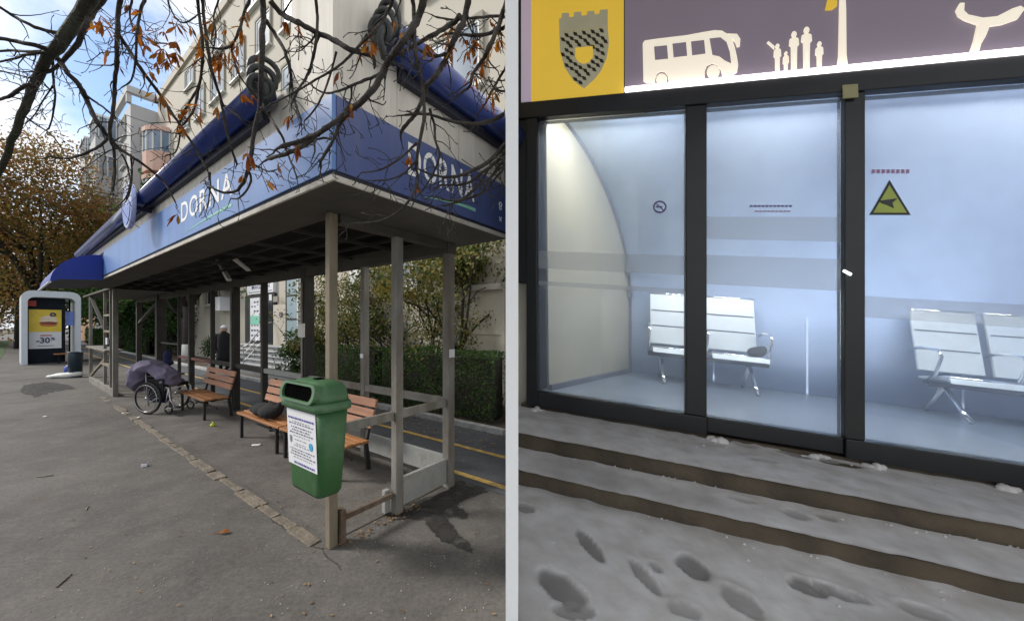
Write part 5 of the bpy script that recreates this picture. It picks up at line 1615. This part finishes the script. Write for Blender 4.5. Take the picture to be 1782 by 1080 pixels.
# chestnut leaves: five drooping fingers on one stalk, all sharing a few meshes
def finger(mb, d, L, w, curl):
    d = d.normalized(); up = Vector((0, 0, 1)); s = d.cross(up)
    s = s.normalized() if s.length > .01 else Vector((1, 0, 0))
    nrm = s.cross(d)
    pl, pr_, pm = [], [], []
    for i, (t, ww) in enumerate(((0, .08), (.25, .45), (.5, .85), (.72, 1.0), (.9, .5), (1.0, .03))):
        c = d * (L * t) + Vector((0, 0, -curl * L * t * t)) + nrm * (.05 * L * math.sin(t * 5))
        pl.append(c - s * w * ww * .5 + nrm * w * .15); pr_.append(c + s * w * ww * .5 + nrm * w * .15); pm.append(c)
    n = len(pl)
    mb.tint = brg.random()
    mb.add(pl + pm + pr_, [(i, i + 1, n + i + 1, n + i) for i in range(n - 1)] + [(n + i, n + i + 1, 2 * n + i + 1, 2 * n + i) for i in range(n - 1)])
LEAVES = []
for k in range(6):
    mb = MB()
    for i in range(brg.choice((2, 3, 4, 5))):
        a = brg.uniform(0, 6.28)
        finger(mb, Vector((math.cos(a) * .5, math.sin(a) * .5, brg.uniform(-1.1, -.35))), brg.uniform(.055, .1), brg.uniform(.018, .032), brg.uniform(0, .5))
    mb.tube([(0, 0, 0), (.004, 0, .05)], .0012, 4)
    LEAVES.append(mb)
PROTO = []
def put_leaf(p, sc):
    k = brg.randrange(6)
    while len(PROTO) < 6: PROTO.append(None)
    if PROTO[k] is None:
        o = LEAVES[k].build('leaf', 'leaf_orange', tr, recalc=False, tint=True, smooth=True); PROTO[k] = o
    else:
        o = PROTO[k].copy(); COL.objects.link(o)
    o.location = p - TB - Vector((0, 0, .05 * sc))
    o.rotation_euler = (brg.gauss(0, .3), brg.gauss(0, .3), brg.uniform(0, 6.28))
    o.scale = (sc, sc, sc)
for (x0, x1, y0, y1, n, Y) in ((245, 310, 40, 125, 34, 2.0), (165, 250, 15, 80, 18, 2.1), (205, 235, 95, 125, 4, 2.1), (290, 330, 25, 80, 14, 2.1), (330, 440, 15, 100, 34, 2.0), (275, 330, 130, 215, 16, 2.1), (340, 372, 165, 205, 5, 2.1), (400, 480, 15, 85, 16, 1.8),
                               (780, 885, 60, 120, 36, 1.6), (740, 790, 40, 90, 12, 1.5), (640, 700, 15, 70, 9, 1.5), (850, 885, 15, 60, 12, 1.5), (570, 640, 60, 190, 10, 1.5), (500, 540, 20, 90, 6, 1.6), (500, 545, 200, 245, 6, 1.55),
                               (420, 450, 150, 195, 6, 1.9), (690, 730, 260, 320, 6, 1.5), (400, 430, 240, 330, 5, 2.1), (800, 880, 120, 175, 10, 1.6), (280, 310, 330, 375, 2, 2.5), (110, 130, 170, 195, 1, 2.4), (450, 500, 250, 300, 4, 1.7)):
    near = [q for q in PTS + TIPS * 3 if x0 - 6 < 891 + F * q.x / q.y < x1 + 6 and y0 - 12 < HY - F * (q.z - H) / q.y < y1 + 4]
    for _ in range(int(n * .62)):                  # each leaf hangs by its stalk from a twig
        if near: put_leaf(brg.choice(near), brg.uniform(.4, .75) * Y / 2.0)

# ================================================================== RIGHT PLACE: snowy steps and the lit glass shelter at night
# roof and walls out of view, added to keep the daylight off it
blocker = MB()
blocker.box(T + .002, 6.4, -.9, 8.2, 4.95, 5.1)
tag(blocker.build('hall_roof', 'hallwall', origin=(0, 0, 4.95)), kind='structure')
blocker = MB(); blocker.box(6.4, 6.5, -3.2, 8.2, -.2, 5.1); tag(blocker.build('wall_right', 'hallwall', origin=(6.4, 0, 0)), kind='structure')
blocker = MB(); blocker.box(T + .002, 6.4, 8.1, 8.2, -.2, 4.94); tag(blocker.build('wall_back', 'hallwall', origin=(3, 8.1, 0)), kind='structure')
blocker = MB(); blocker.box(-T, T, -3.1, -.9, -.2, 5.1); tag(blocker.build('wall_left', 'hallwall', origin=(0, -3.1, 0)), kind='structure')

RB = Vector((QX, QY, 0))
gs = thing('glass_shelter', RB, ROTR, 'lit glass waiting shelter with black frame under an illuminated sign', 'bus shelter')
def G(name, m, *boxes, bev=0.0, parent=gs):
    mb = MB(xfR)
    for b in boxes: mb.box(*b)
    return mb.build(name, m, parent, bev=bev)
S0, S1 = -1.765, 1.95
HT = 2.415
# black frame
G('post', 'frameblack', (-1.842, -1.745, -.05, .06, -.14, HT - .002), bev=.006)
G('post', 'frameblack', (-.547, -.399, -.045, .06, -.002, HT - .002), bev=.006)
G('post', 'frameblack', (.468, .583, -.045, .06, -.002, HT - .002), bev=.006)
G('post', 'frameblack', (1.80, 1.95, -.045, .06, -.14, HT - .002), bev=.006)
G('header', 'frameblack', (-1.93, 1.95, -.06, .08, HT, 2.555), bev=.006)
G('side_mask', 'frameblack', (-1.935, -1.846, -.03, .05, .95, HT - .002))
G('bottom_rail', 'frameblack', (-1.742, -.40, -.055, .06, -.14, -.004), bev=.006)
G('bottom_rail', 'frameblack', (-.397, .467, -.035, .06, -.12, -.004), bev=.006)
G('bottom_rail', 'frameblack', (.47, 1.797, -.055, .06, -.14, -.004), bev=.006)
panes = []
for a, b in ((-1.744, -.548), (-.398, .467), (.584, 1.799)):
    mb = MB(xfR); mb.box(a, b, .005, .013, -.003, HT - .003)
    panes.append(mb.build('glass_pane', 'pane', gs))
def onpane(px, py, n=0.0): return rp(px, py, n)
# frosted bands on the panes
def band(i, s0, s1, ya, yb, px):
    _, h0 = rp(px, yb); _, h1 = rp(px, ya)
    mb = MB(xfR); mb.add([(s0, .002, h0), (s1, .002, h0), (s1, .002, h1), (s0, .002, h1)], [(0, 1, 2, 3)]); mb.build('frosted_band', 'frostband', panes[i], recalc=False)
band(0, -1.743, -.549, 443, 476, 1140); band(0, -1.743, -.549, 500, 508, 1140)
band(1, -.397, .466, 377, 418, 1345); band(1, -.397, .466, 447, 500, 1345)
band(2, .585, 1.798, 520, 558, 1600)
# stickers
def poly_on(pts, n, thick, name, m, parent):
    mb = MB(xfR)
    q = []
    for px, py in pts:
        s, h = rp(px, py, n); q.append((s, n, h))
    mb.prism(q, (0, thick, 0)); return mb.build(name, m, parent)
tri = poly_on([(1513, 374), (1548, 313), (1585, 374)], -.002, .003, 'warning_sticker', 'frameblack', panes[2])
poly_on([(1520, 370), (1548, 322), (1578, 370)], -.006, .003, 'sticker_field', 'stickeryellow', tri)
poly_on([(1531, 349), (1562, 345), (1553, 353), (1556, 362), (1546, 357), (1534, 353)], -.010, .003, 'sticker_symbol', 'frameblack', tri)
for x in range(8): poly_on([(1517 + 8.5 * x, 302), (1517 + 8.5 * x, 295), (1523 + 8.5 * x, 294.5), (1523 + 8.5 * x, 301.5)], -.002, .002, 'sticker_print', 'stickerred', panes[2])
sc_, hc_ = rp(1148, 360)
mb = MB(xfR); mb.ring((sc_, -.002, hc_), (0, 1, 0), .045, .007, 24, 5); ns = mb.build('no_smoking_sticker', 'stickerviolet', panes[0])
mb = MB(xfR); mb.beam((sc_ - .03, -.002, hc_ + .03), (sc_ + .03, -.002, hc_ - .03), .008, .008); mb.build('sticker_bar', 'stickerviolet', ns)
mb = MB(xfR); mb.box(sc_ - .028, sc_ + .022, -.003, .0, hc_ - .006, hc_ + .006); mb.build('sticker_symbol', 'stickerviolet', ns)
for x in range(11): poly_on([(1305 + 6.8 * x, 360.5), (1305 + 6.8 * x, 357), (1310 + 6.8 * x, 356.5), (1310 + 6.8 * x, 360)], -.002, .002, 'sticker_print', 'stickerviolet', panes[1])
for x in range(9): poly_on([(1314 + 7 * x, 369), (1314 + 7 * x, 366.5), (1319 + 7 * x, 366), (1319 + 7 * x, 368.5)], -.002, .002, 'sticker_print', 'stickerred', panes[1])
poly_on([(1468, 171), (1467, 148), (1493, 146), (1494, 169)], -.075, .012, 'khaki_plate', 'khaki', gs)
poly_on([(1468, 472), (1470, 469), (1483, 476), (1481, 479)], -.062, .012, 'door_light', 'led', gs)  # glowing sliver standing in for a reflected streak of light

# illuminated sign
sg2 = G('sign_box', 'frameblack', (-1.93, 1.95, -.01, .06, 2.558, 3.95))
gp = G('sign_panel', 'signgrey', (-1.005, 1.949, -.03, -.012, 2.60, 3.94))
yp = G('sign_panel', 'signyellow', (-1.80, -1.012, -.032, -.012, 2.565, 3.94))
tag(gp, 'dark grey lit panel with white cut-outs'); tag(yp, 'yellow lit panel with a shield crest')
G('sign_edge', 'signedge', (-1.895, -1.803, -.034, -.012, 2.575, 3.94))
lo = G('light_strip', 'signstrip', (-1.004, 1.949, -.085, -.036, 2.566, 2.588), bev=.006)
def art(pts, name, m, parent, sc, ox, oy, n=-.045, thick=.012):
    return poly_on([(ox + x / sc, oy + y / sc) for x, y in pts], n, thick, name, m, parent)
A = (3.96, 890, 0)
bus = art([(905, 300), (918, 280), (1000, 268), (1210, 243), (1320, 222), (1400, 209), (1450, 212), (1490, 235), (1520, 265), (1540, 330), (1556, 400), (1563, 450), (1556, 495), (1520, 518), (1455, 522), (1445, 480), (1420, 445), (1385, 435), (1350, 450), (1333, 490), (1332, 535),
           (1085, 562), (1078, 520), (1058, 495), (1030, 490), (1005, 505), (992, 540), (990, 568), (930, 570), (910, 555)], 'bus_cutout', 'signcream', gp, *A)
for w in ([(983, 322), (1072, 313), (1080, 404), (990, 413)], [(1110, 302), (1203, 291), (1211, 384), (1118, 395)], [(1238, 287), (1328, 276), (1337, 369), (1246, 381)], [(1366, 266), (1440, 258), (1482, 290), (1505, 360), (1514, 436), (1470, 415), (1435, 388), (1386, 378)]):
    art(w, 'cutout_window', 'signgrey', bus, *A, n=-.05, thick=.004)
art([(1490, 232), (1555, 234), (1578, 270), (1574, 318), (1556, 322), (1545, 290), (1515, 262)], 'bus_mirror', 'signcream', gp, *A)
for cx_, cy_, rr in ((1036, 545, 38), (1392, 493, 44)):
    art([(cx_ + rr * math.cos(a), cy_ + rr * math.sin(a)) for a in [i * math.pi / 9 for i in range(18)]], 'bus_wheel', 'signcream', gp, *A)
B = (3.942, 1330, 0)
for fx, ft, fw, fb in ((92, 300, 25, 487), (150, 352, 20, 484), (206, 214, 33, 480), (292, 184, 36, 474), (380, 284, 27, 466)):
    hd = fw * .62
    top_ = ft + hd * 2 + 4
    art([(fx - fw * .55, fb), (fx - fw * .62, top_ + 60), (fx - fw, top_ + 50), (fx - fw * .9, top_ + 10), (fx - fw * .4, top_), (fx + fw * .4, top_ - 3), (fx + fw * .9, top_ + 6), (fx + fw, top_ + 48), (fx + fw * .62, top_ + 58), (fx + fw * .55, fb - 3), (fx + 4, fb - 2), (fx + 1, top_ + 110), (fx - 4, fb)], 'person_cutout', 'signcream', gp, *B)
    art([(fx + hd * .85 * math.cos(a), ft + hd + hd * math.sin(a)) for a in [i * math.pi / 8 for i in range(16)]], 'head_cutout', 'signcream', gp, *B)
art([(20, 290), (30, 282), (72, 318), (70, 336)], 'arm_cutout', 'signcream', gp, *B)
art([(500, 466), (512, 376), (518, 60), (522, -60), (556, -60), (562, 60), (565, 376), (577, 464)], 'lamp_cutout', 'signcream', gp, *B)
art([(420, 66), (470, 64), (500, 40), (500, -20), (440, -20)], 'leaf_cutout', 'signyellow', gp, *B)
art([(1410, 366), (1440, 280), (1466, 168), (1380, 138), (1335, 110), (1318, 70), (1345, 20), (1375, 20), (1372, 72), (1400, 100), (1500, 122), (1600, 112), (1700, 60), (1760, 40), (1790, 60), (1740, 130), (1640, 165), (1548, 180), (1520, 250), (1490, 300), (1472, 360)], 'tree_cutout', 'signcream', gp, *B)
# shield crest: outline, chequer, small yellow shield, mural crown
shield = [(330, 226), (664, 188), (672, 300), (655, 400), (620, 480), (570, 545), (500, 606), (425, 550), (365, 460), (335, 350)]
cr = art(shield, 'crest', 'crestpale', yp, *A)
art([(328, 130), (345, 126), (348, 92), (395, 90), (398, 120), (430, 116), (432, 86), (480, 82), (484, 110), (520, 106), (522, 80), (570, 76), (574, 100), (606, 98), (610, 70), (664, 66), (664, 180), (330, 220)], 'crown', 'crestpale', yp, *A)
def inside(x, y, poly):
    c = False
    for i in range(len(poly)):
        (x1, y1), (x2, y2) = poly[i - 1], poly[i]
        if (y1 > y) != (y2 > y) and x < (x2 - x1) * (y - y1) / (y2 - y1) + x1: c = not c
    return c
mb = MB(xfR)
for i in range(-2, 14):
    for j in range(16):
        if (i + j) % 2: continue
        x, y = 330 + i * 30 + (j % 4) * 4, 205 + j * 26 - i * 4
        q = [(x, y), (x + 26, y + 6), (x + 34, y + 30), (x + 8, y + 24)]
        if all(inside(a, b, shield) for a, b in q) and ((x + 15 - 500) / 85) ** 2 + ((y + 15 - 375) / 70) ** 2 > 1:
            w = [rp(890 + a / 3.96, b / 3.96, -.05) for a, b in q]
            mb.prism([(s, -.05, h) for s, h in w], (0, .004, 0))
mb.build('crest_chequer', 'crestblack', cr)
art([(440, 330), (560, 318), (562, 390), (535, 425), (500, 440), (462, 425), (440, 395)], 'crest_shield', 'signyellow', cr, *A, n=-.052, thick=.006)

# inside: floor, curved back sheet, slanting end sheet, ceiling lamp
def sE(n): return -1.70 + (.76) * n / 2.2          # the end wall slants inwards
G('floor', 'innerfloor', (-1.72, 4.2, .062, 2.3, -.05, -.004))
prof = [(2.2, 0)] + [(2.2 * math.cos(a), .95 + 1.68 * math.sin(a)) for a in [i * math.pi / 2 / 14 for i in range(15)]]
prof[-1] = (.065, 2.64)
mb = MB(xfR)
q0 = [(sE(n) - .02, n, h) for n, h in prof]; q1 = [(4.2, n, h) for n, h in prof]
mb.add(q0 + q1, [(i, i + 1, i + 1 + len(prof), i + len(prof)) for i in range(len(prof) - 1)])
bs = mb.build('back_sheet', 'backsheet', gs, recalc=False, smooth=True)
md = bs.modifiers.new('thick', 'SOLIDIFY'); md.thickness = .02; md.offset = 0
for s in (.12, 1.15, 2.6):
    mb = MB(xfR)
    for (n0, h0), (n1, h1) in zip(prof[:1], prof[1:2]):
        mb.beam((s, n0 - .014, h0), (s, n1 - .014, h1), .022, .012, up=(0, 1, .3))
    mb.build('seam', 'seam', bs)
ep = [(.1, 0), (2.18, 0)] + [(n - .02, h) for n, h in prof[1:]]
mb = MB(xfR); mb.prism([(sE(n), n, h) for n, h in ep], (-.02, 0, 0)); es = mb.build('end_sheet', 'endsheet', gs)
for n0, n1, h0, h1 in ():
    mb = MB(xfR); mb.add([(sE(n0) + .004, n0, h0), (sE(n1) + .004, n1, h0), (sE(n1) + .004, n1, h1), (sE(n0) + .004, n0, h1)], [(0, 1, 2, 3)]); mb.build('end_mark', 'inkgrey', es, recalc=False)
mb = MB(xfR)
for (n0, h0), (n1, h1) in zip(prof[:-1], prof[1:]):
    mb.beam((sE(n0) + .012, n0 - .02, h0), (sE(n1) + .012, n1 - .02, h1), .03, .03, up=(0, 1, .3))
mb.build('edge_profile', 'seatdark', gs)
mb = MB(xfR); mb.beam((sE(.1) + .01, .1, .02), (sE(2.15) + .01, 2.15, .02), .04, .05); mb.build('skirting', 'seatdark', gs)
for h in (1.42, 1.12):
    nn = 2.2 * math.cos(math.asin(max(0, (h - .95) / 1.68))) - .05
    mb = MB(xfR); mb.box(sE(nn) + .0, sE(nn) + .06, nn - .06, nn, h - .07, h + .07); mb.build('hinge', 'seatdark', gs)
lampf = G('ceiling_lamp', 'frameblack', (-1.45, -.65, .085, .20, 2.595, 2.61))
G('lamp_diffuser', 'lampglow', (-1.43, -.67, .09, .19, 2.565, 2.594), parent=lampf)
lampf = G('ceiling_lamp', 'frameblack', (-.3, .55, .085, .20, 2.595, 2.61))
G('lamp_diffuser', 'lampglow', (-.28, .53, .09, .19, 2.565, 2.594), parent=lampf)
lampf = G('ceiling_lamp', 'frameblack', (.75, 1.9, .085, .20, 2.595, 2.61))
G('lamp_diffuser', 'lampglow', (.77, 1.88, .09, .19, 2.565, 2.594), parent=lampf)
lampf = G('ceiling_lamp', 'frameblack', (2.15, 3.6, .085, .20, 2.595, 2.61))
G('lamp_diffuser', 'lampglow', (2.17, 3.58, .09, .19, 2.565, 2.594), parent=lampf)
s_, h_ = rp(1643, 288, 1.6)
mb = MB(xfR); mb.tube([(s_ - .03, 1.68, h_ + .012), (s_ + .03, 1.68, h_ - .012)], .012, 8); mb.build('spot_light', 'led', gs)  # glowing stub standing in for a lamp's reflection in the pane
mb = MB(xfR); mb.box(4.2, 4.22, .06, 2.3, -.1, 2.5); mb.build('end_sheet', 'backsheet', gs)
G('front_sheet', 'frameblack', (1.952, 4.2, .02, .06, -.14, 3.9))

# rows of metal seats
def seat_row(s0, nseat, w, label, n0=1.25):
    root = thing('seat_row', RB, ROTR, label, 'bench', 'metal seat rows in the glass shelter')
    def B_(name, m, *b, bev=.006, parent=root):
        mb = MB(xfR); mb.box(*b); return mb.build(name, m, parent, bev=bev)
    s1 = s0 + nseat * (w + .07)
    B_('beam', 'seatdark', s0 - .04, s1, n0 + .22, n0 + .28, .30, .35)
    for k in range(nseat):
        a = s0 + k * (w + .07)
        mb = MB(xfR)
        mb.prism([(a, n0, .41), (a, n0 - .02, .36), (a, n0 + .03, .385), (a, n0 + .40, .36), (a, n0 + .40, .385), (a, n0 + .06, .43)], (w, 0, 0)); st_ = mb.build('seat', 'seatmetal', root, bev=.006)
        mb = MB(xfR); mb.beam((a + w / 2, n0 + .41, .45), (a + w / 2, n0 + .54, 1.10), w, .03, up=(0, 1, -.2)); bk = mb.build('backrest', 'seatmetal', root, bev=.008)
        mb = MB(xfR); mb.tube([(a, n0 + .545, 1.11), (a + w, n0 + .545, 1.11)], .02, 8); mb.build('top_roll', 'seatchrome', bk, smooth=True)
        for h in (.68, .88):
            mb = MB(xfR); t = (h - .45) / .65; mb.box(a + .02, a + w - .02, n0 + .39 + .13 * t, n0 + .394 + .13 * t, h, h + .012); mb.build('slot', 'seatdark', bk)
        mb = MB(xfR); mb.tube([(a, n0 + .02, .42), (a + w, n0 + .02, .42)], .014, 8); mb.build('front_roll', 'seatchrome', st_, smooth=True)
    for x in [s0 - .035] + [s0 + k * (w + .07) - .035 for k in range(1, nseat)] + [s1 - .035]:
        mb = MB(xfR); mb.tube([(x, n0 + .46, .66), (x, n0 + .3, .7), (x, n0 + .08, .68), (x, n0 + .04, .62), (x, n0 + .12, .42), (x, n0 + .25, .34)], .016, 8); mb.build('armrest', 'seatchrome', root, smooth=True)
    for x in (s0 + .12, s1 - .2):
        mb = MB(xfR); mb.tube([(x, n0 + .25, .32), (x, n0 + .05, .1), (x, n0 - .06, .012)], .022, 8); mb.build('leg', 'seatchrome', root, smooth=True)
        mb = MB(xfR); mb.tube([(x, n0 + .25, .32), (x, n0 + .42, .1), (x, n0 + .5, .012)], .022, 8); mb.build('leg', 'seatchrome', root, smooth=True)
seat_row(-.68, 2, .57, 'row of pale metal seats behind the first two panes of the glass shelter', 1.5)
seat_row(2.04, 3, .55, 'row of pale metal seats behind the pane with the warning triangle', 1.5)
# black bag under the end of the left row
lump_loc = Vector((QX + CT * .42 + ST * 1.55, QY - ST * .42 + CT * 1.55, ZB - SL * .42 + .42))
lump('bag', [(0, 0, .06, .1, .08, .06), (.05, .02, .08, .06, .06, .05)], 'blackcloth', lump_loc, ROTR, 'small black bag on the end of the left metal seat row', 'bag', .012)

# snow covered steps and street
frost = bpy.data.materials.new('snow'); frost.use_nodes = True
nt = frost.node_tree; b_ = nt.nodes['Principled BSDF']
b_.inputs['Roughness'].default_value = .75
b_.inputs['Subsurface Weight'].default_value = .0
at_ = nt.nodes.new('ShaderNodeAttribute'); at_.attribute_name = 'slush'
nz_ = nt.nodes.new('ShaderNodeTexNoise'); nz_.inputs['Scale'].default_value = 7; nz_.inputs['Detail'].default_value = 8
tc_ = nt.nodes.new('ShaderNodeTexCoord'); nt.links.new(tc_.outputs['Object'], nz_.inputs['Vector'])
rm_ = nt.nodes.new('ShaderNodeValToRGB'); rm_.color_ramp.elements[0].color = (.54, .515, .485, 1); rm_.color_ramp.elements[1].color = (.76, .745, .735, 1)
rm_.color_ramp.elements[0].position = .3; rm_.color_ramp.elements[1].position = .7
nt.links.new(nz_.outputs['Fac'], rm_.inputs['Fac'])
mx_ = nt.nodes.new('ShaderNodeMix'); mx_.data_type = 'RGBA'; mx_.inputs['B'].default_value = (.13, .12, .11, 1)
nt.links.new(at_.outputs['Fac'], mx_.inputs['Factor']); nt.links.new(rm_.outputs['Color'], mx_.inputs['A']); nt.links.new(mx_.outputs['Result'], b_.inputs['Base Color'])
n2_ = nt.nodes.new('ShaderNodeTexNoise'); n2_.inputs['Scale'].default_value = 60; n2_.inputs['Detail'].default_value = 6; nt.links.new(tc_.outputs['Object'], n2_.inputs['Vector'])
bp_ = nt.nodes.new('ShaderNodeBump'); bp_.inputs['Strength'].default_value = .15; bp_.inputs['Distance'].default_value = .01
nt.links.new(n2_.outputs['Fac'], bp_.inputs['Height']); nt.links.new(bp_.outputs['Normal'], b_.inputs['Normal'])
MATS['snow'] = frost

def swR(s, n, h):
    return Vector((QX + CT * s + ST * n, QY - ST * s + CT * n, ZB - SL * s + h))
def clipx(s, n):                                   # keep right of the partition
    smin = (T + .004 - QX - ST * n) / CT
    return max(s, smin)
steps = thing('snowy_steps', RB, ROTR, 'two brown stone steps covered in trodden snow before the glass shelter', 'steps')
H1, H2, H3 = -.165, -.275, -.375
def slab(n0, n1, h0, h1, name):
    mb = MB(xfR)
    a0, a1 = clipx(-9, n0), clipx(-9, n1)
    q = [(a0, n0), (3.6, n0), (3.6, n1), (a1, n1)]
    vs = []
    segs = 40
    for (n_, a) in ((n0, a0), (n1, a1)):
        for k in range(segs + 1):
            s = a + (3.6 - a) * k / segs
            vs.append((s, n_ + (.008 * mnoise.noise(Vector((s * 6, n0, 1))) if n_ == n0 else 0), h0)); vs.append((s, n_ + (.008 * mnoise.noise(Vector((s * 6, n0, 1))) if n_ == n0 else 0), h1 + .006 * mnoise.noise(Vector((s * 9, n_, 4)))))
    M2 = 2 * (segs + 1)
    fs = []
    for k in range(segs):
        i = 2 * k
        fs += [(i, i + 2, i + 3, i + 1), (M2 + i, M2 + i + 1, M2 + i + 3, M2 + i + 2), (i + 1, i + 3, M2 + i + 3, M2 + i + 1), (i, M2 + i, M2 + i + 2, i + 2)]
    mb.add(vs, fs)
    return mb.build(name, 'stepstone', steps)
slab(-.70, .05, -1.2, H1 - .012, 'step')
slab(-1.05, -.702, -1.2, H2 - .012, 'step')
G('threshold', 'stepstone', (-1.9, 1.95, -.02, .3, -.5, -.145))

PR = [(1025, 945, 14, 34, .6, .9), (1120, 1000, 14, 34, .55, .7), (1140, 985, 9, 12, .5, .6), (1205, 985, 26, 26, .3, .9), (975, 1020, 30, 40, 1.0, .9), (915, 883, 18, 10, 0, .7), (1290, 1045, 28, 30, .4, .6), (1405, 1020, 30, 18, .2, .9), (1450, 1028, 34, 14, -.3, .8), (1480, 1036, 28, 12, -.2, .6), (1000, 1062, 40, 14, .4, .7), (1190, 1060, 30, 14, .2, .5), (1610, 1065, 40, 16, 0, .5)]
def ground_n(px, py, h):
    lo_, hi_ = -2.6, 3.0
    for _ in range(50):
        m_ = (lo_ + hi_) / 2
        s, hh = rp(px, py, m_)
        if hh > h: lo_ = m_
        else: hi_ = m_
    return s, m_
def prints(lst, h):
    out = []
    for px, py, w, l, ang, d in lst:
        s, n = ground_n(px, py, h)
        k = (QY - ST * s + CT * n) / F
        out.append((s, n, w * k, l * k * 1.35, ang, d))
    return out
def snow_patch(name, n0, n1, s1, h, res, amp, pr, edge0=0.0, edge1=0.0, label='', thin=None):
    vs, fs, sl = [], [], []
    ns = max(2, int((n1 - n0) / res))
    ms = int((s1 + 2.4) / res)
    for j in range(ns + 1):
        n = n0 + (n1 - n0) * j / ns
        a = clipx(-9, n)
        for i in range(ms + 1):
            s = a + (s1 - a) * i / ms
            z = h + amp * (mnoise.noise(Vector((s * 3.1, n * 3.1, 2))) + .6 * mnoise.noise(Vector((s * 8, n * 8, 7))) + .35 * mnoise.noise(Vector((s * 21, n * 21, 3))))
            d = 0.0
            for (ps, pn, w, l, ang, dep) in pr:
                ca, sa = math.cos(ang), math.sin(ang)
                x, y = (s - ps) * ca + (n - pn) * sa, -(s - ps) * sa + (n - pn) * ca
                wob = 1 + .35 * mnoise.noise(Vector((s * 18, n * 18, 9)))
                e = ((x / w) ** 2 + (y / l) ** 2) * wob
                if e < 2.2:
                    k = 1 - min(1, e / 1.0) ** 5
                    if k > 0: z -= (.014 + .003 * math.sin(y * 260)) * dep * k; d = max(d, .8 * dep * min(1, k * 1.2))
                    if .8 < e < 2.2: z += .004 * (1 - abs(e - 1.4) / .8)
            t = mnoise.noise(Vector((s * 1.6, n * 1.6, 11)))
            if t > .2: d = max(d, min(.35, (t - .2) * 1.0))
            if edge0 and j < 3: z -= edge0 * (1, .35, .08)[j] * (1 + .5 * mnoise.noise(Vector((s * 12, 1, 1)))); d = max(d, .25 if j == 0 else 0)
            if edge1 and j > ns - 5:
                z += edge1 * (max(0, mnoise.noise(Vector((s * 7, 5, 5))) + .1)) * (j - ns + 5) / 4
            nn = n + (.005 * mnoise.noise(Vector((s * 7, 3, 3))) + .005 * mnoise.noise(Vector((s * 19, 3, 8))) if j == 0 else 0)
            vs.append(tuple(swR(s, nn, z))); sl.append(d)
    for j in range(ns):
        for i in range(ms):
            k = j * (ms + 1) + i
            fs.append((k, k + 1, k + ms + 2, k + ms + 1))
    mb = MB(); mb.add(vs, fs)
    o = mb.build(name, 'snow', recalc=False, smooth=True, origin=tuple(RB))
    a_ = o.data.attributes.new('slush', 'FLOAT', 'POINT'); a_.data.foreach_set('value', sl)
    tag(o, label, 'snow', kind='stuff')
    return o
TP = [(1390, 790, 34, 14, 0, .7), (1460, 805, 36, 12, .1, .9), (1240, 762, 30, 10, 0, .6), (1330, 800, 26, 8, .1, .4), (1300, 775, 20, 8, 0, .4)]
snow_patch('step_snow', -.72, .0, 3.5, H1, .022, .005, prints(TP, H1), .006, .008, 'trodden snow on the upper step under the glass front')
snow_patch('step_snow', -1.065, -.71, 3.5, H2, .022, .005, prints([(1290, 868, 26, 8, 0, .4), (1385, 895, 20, 14, .2, .5), (1440, 900, 18, 10, .3, .5)], H2), .006, .008, 'rippled snow on the lower step')
snow_patch('street_snow', -3.6, -1.045, 3.5, H3, .016, .004, prints(PR, H3), 0, .012, 'footprint marked snow on the street before the steps')
mb = MB(xfR); q = [(clipx(-9, -3.6), -3.6), (3.6, -3.6), (3.6, -1.0), (clipx(-9, -1.0), -1.0)]
mb.prism([(s, n, H3 - .06) for s, n in q], (0, 0, -1.2)); o = mb.build('street', 'stepstone'); o.location = RB; o.rotation_euler = (0, 0, ROTR); tag(o, kind='structure')
for px, py, sc_, lab in ((1232, 748, 1.0, 'heap of crumbled snow against the black post between the first two panes'), (1385, 772, .7, 'low ridge of crumbled snow below the middle pane'), (1520, 812, .9, 'heap of crumbled snow below the post with the khaki plate'), (940, 706, .8, 'small snow heap at the foot of the left black post'), (1735, 846, .8, 'small snow heap at the foot of the right pane')):
    s, n = ground_n(px, py, H1)
    n = min(n, -.075)
    bl_ = [(rng.gauss(0, .05) * sc_, rng.gauss(0, .012), .004, rng.uniform(.02, .045) * sc_, rng.uniform(.012, .025), rng.uniform(.012, .034) * sc_) for _ in range(9)]
    o = lump('snow_heap', bl_, 'snow', swR(s, n, H1), ROTR, lab, 'snow', .006, .012)
crumb = MB()
for _ in range(160):
    k = rng.random()
    s = rng.uniform(-1.8, 2.2)
    if k < .3: n, h = -.70 - abs(rng.gauss(0, .05)), H2
    elif k < .65: n, h = -1.05 - abs(rng.gauss(0, .08)), H3
    elif k < .85: n, h = rng.uniform(-2.0, -1.1), H3
    else: n, h = rng.uniform(-.6, -.06), H1
    if s < clipx(-9, n) + .03: continue
    r_ = rng.uniform(.003, .008)
    crumb.ellipsoid(swR(s, n, h + .002), r_ * rng.uniform(.8, 1.5), r_, r_ * .8, 7, 5)
tag(crumb.build('snow_crumbs', 'snow', smooth=True), 'loose crumbs of trodden snow on steps and street', 'snow', kind='stuff')
# pale wall beside the shelter's left post
mb = MB(xfR); mb.box(-2.02, -1.855, .12, 1.0, -.3, .98); o = mb.build('side_wall', 'creamwall'); o.location = RB; o.rotation_euler = (0, 0, ROTR); tag(o, 'narrow cream wall between the white partition and the black left post', 'wall')
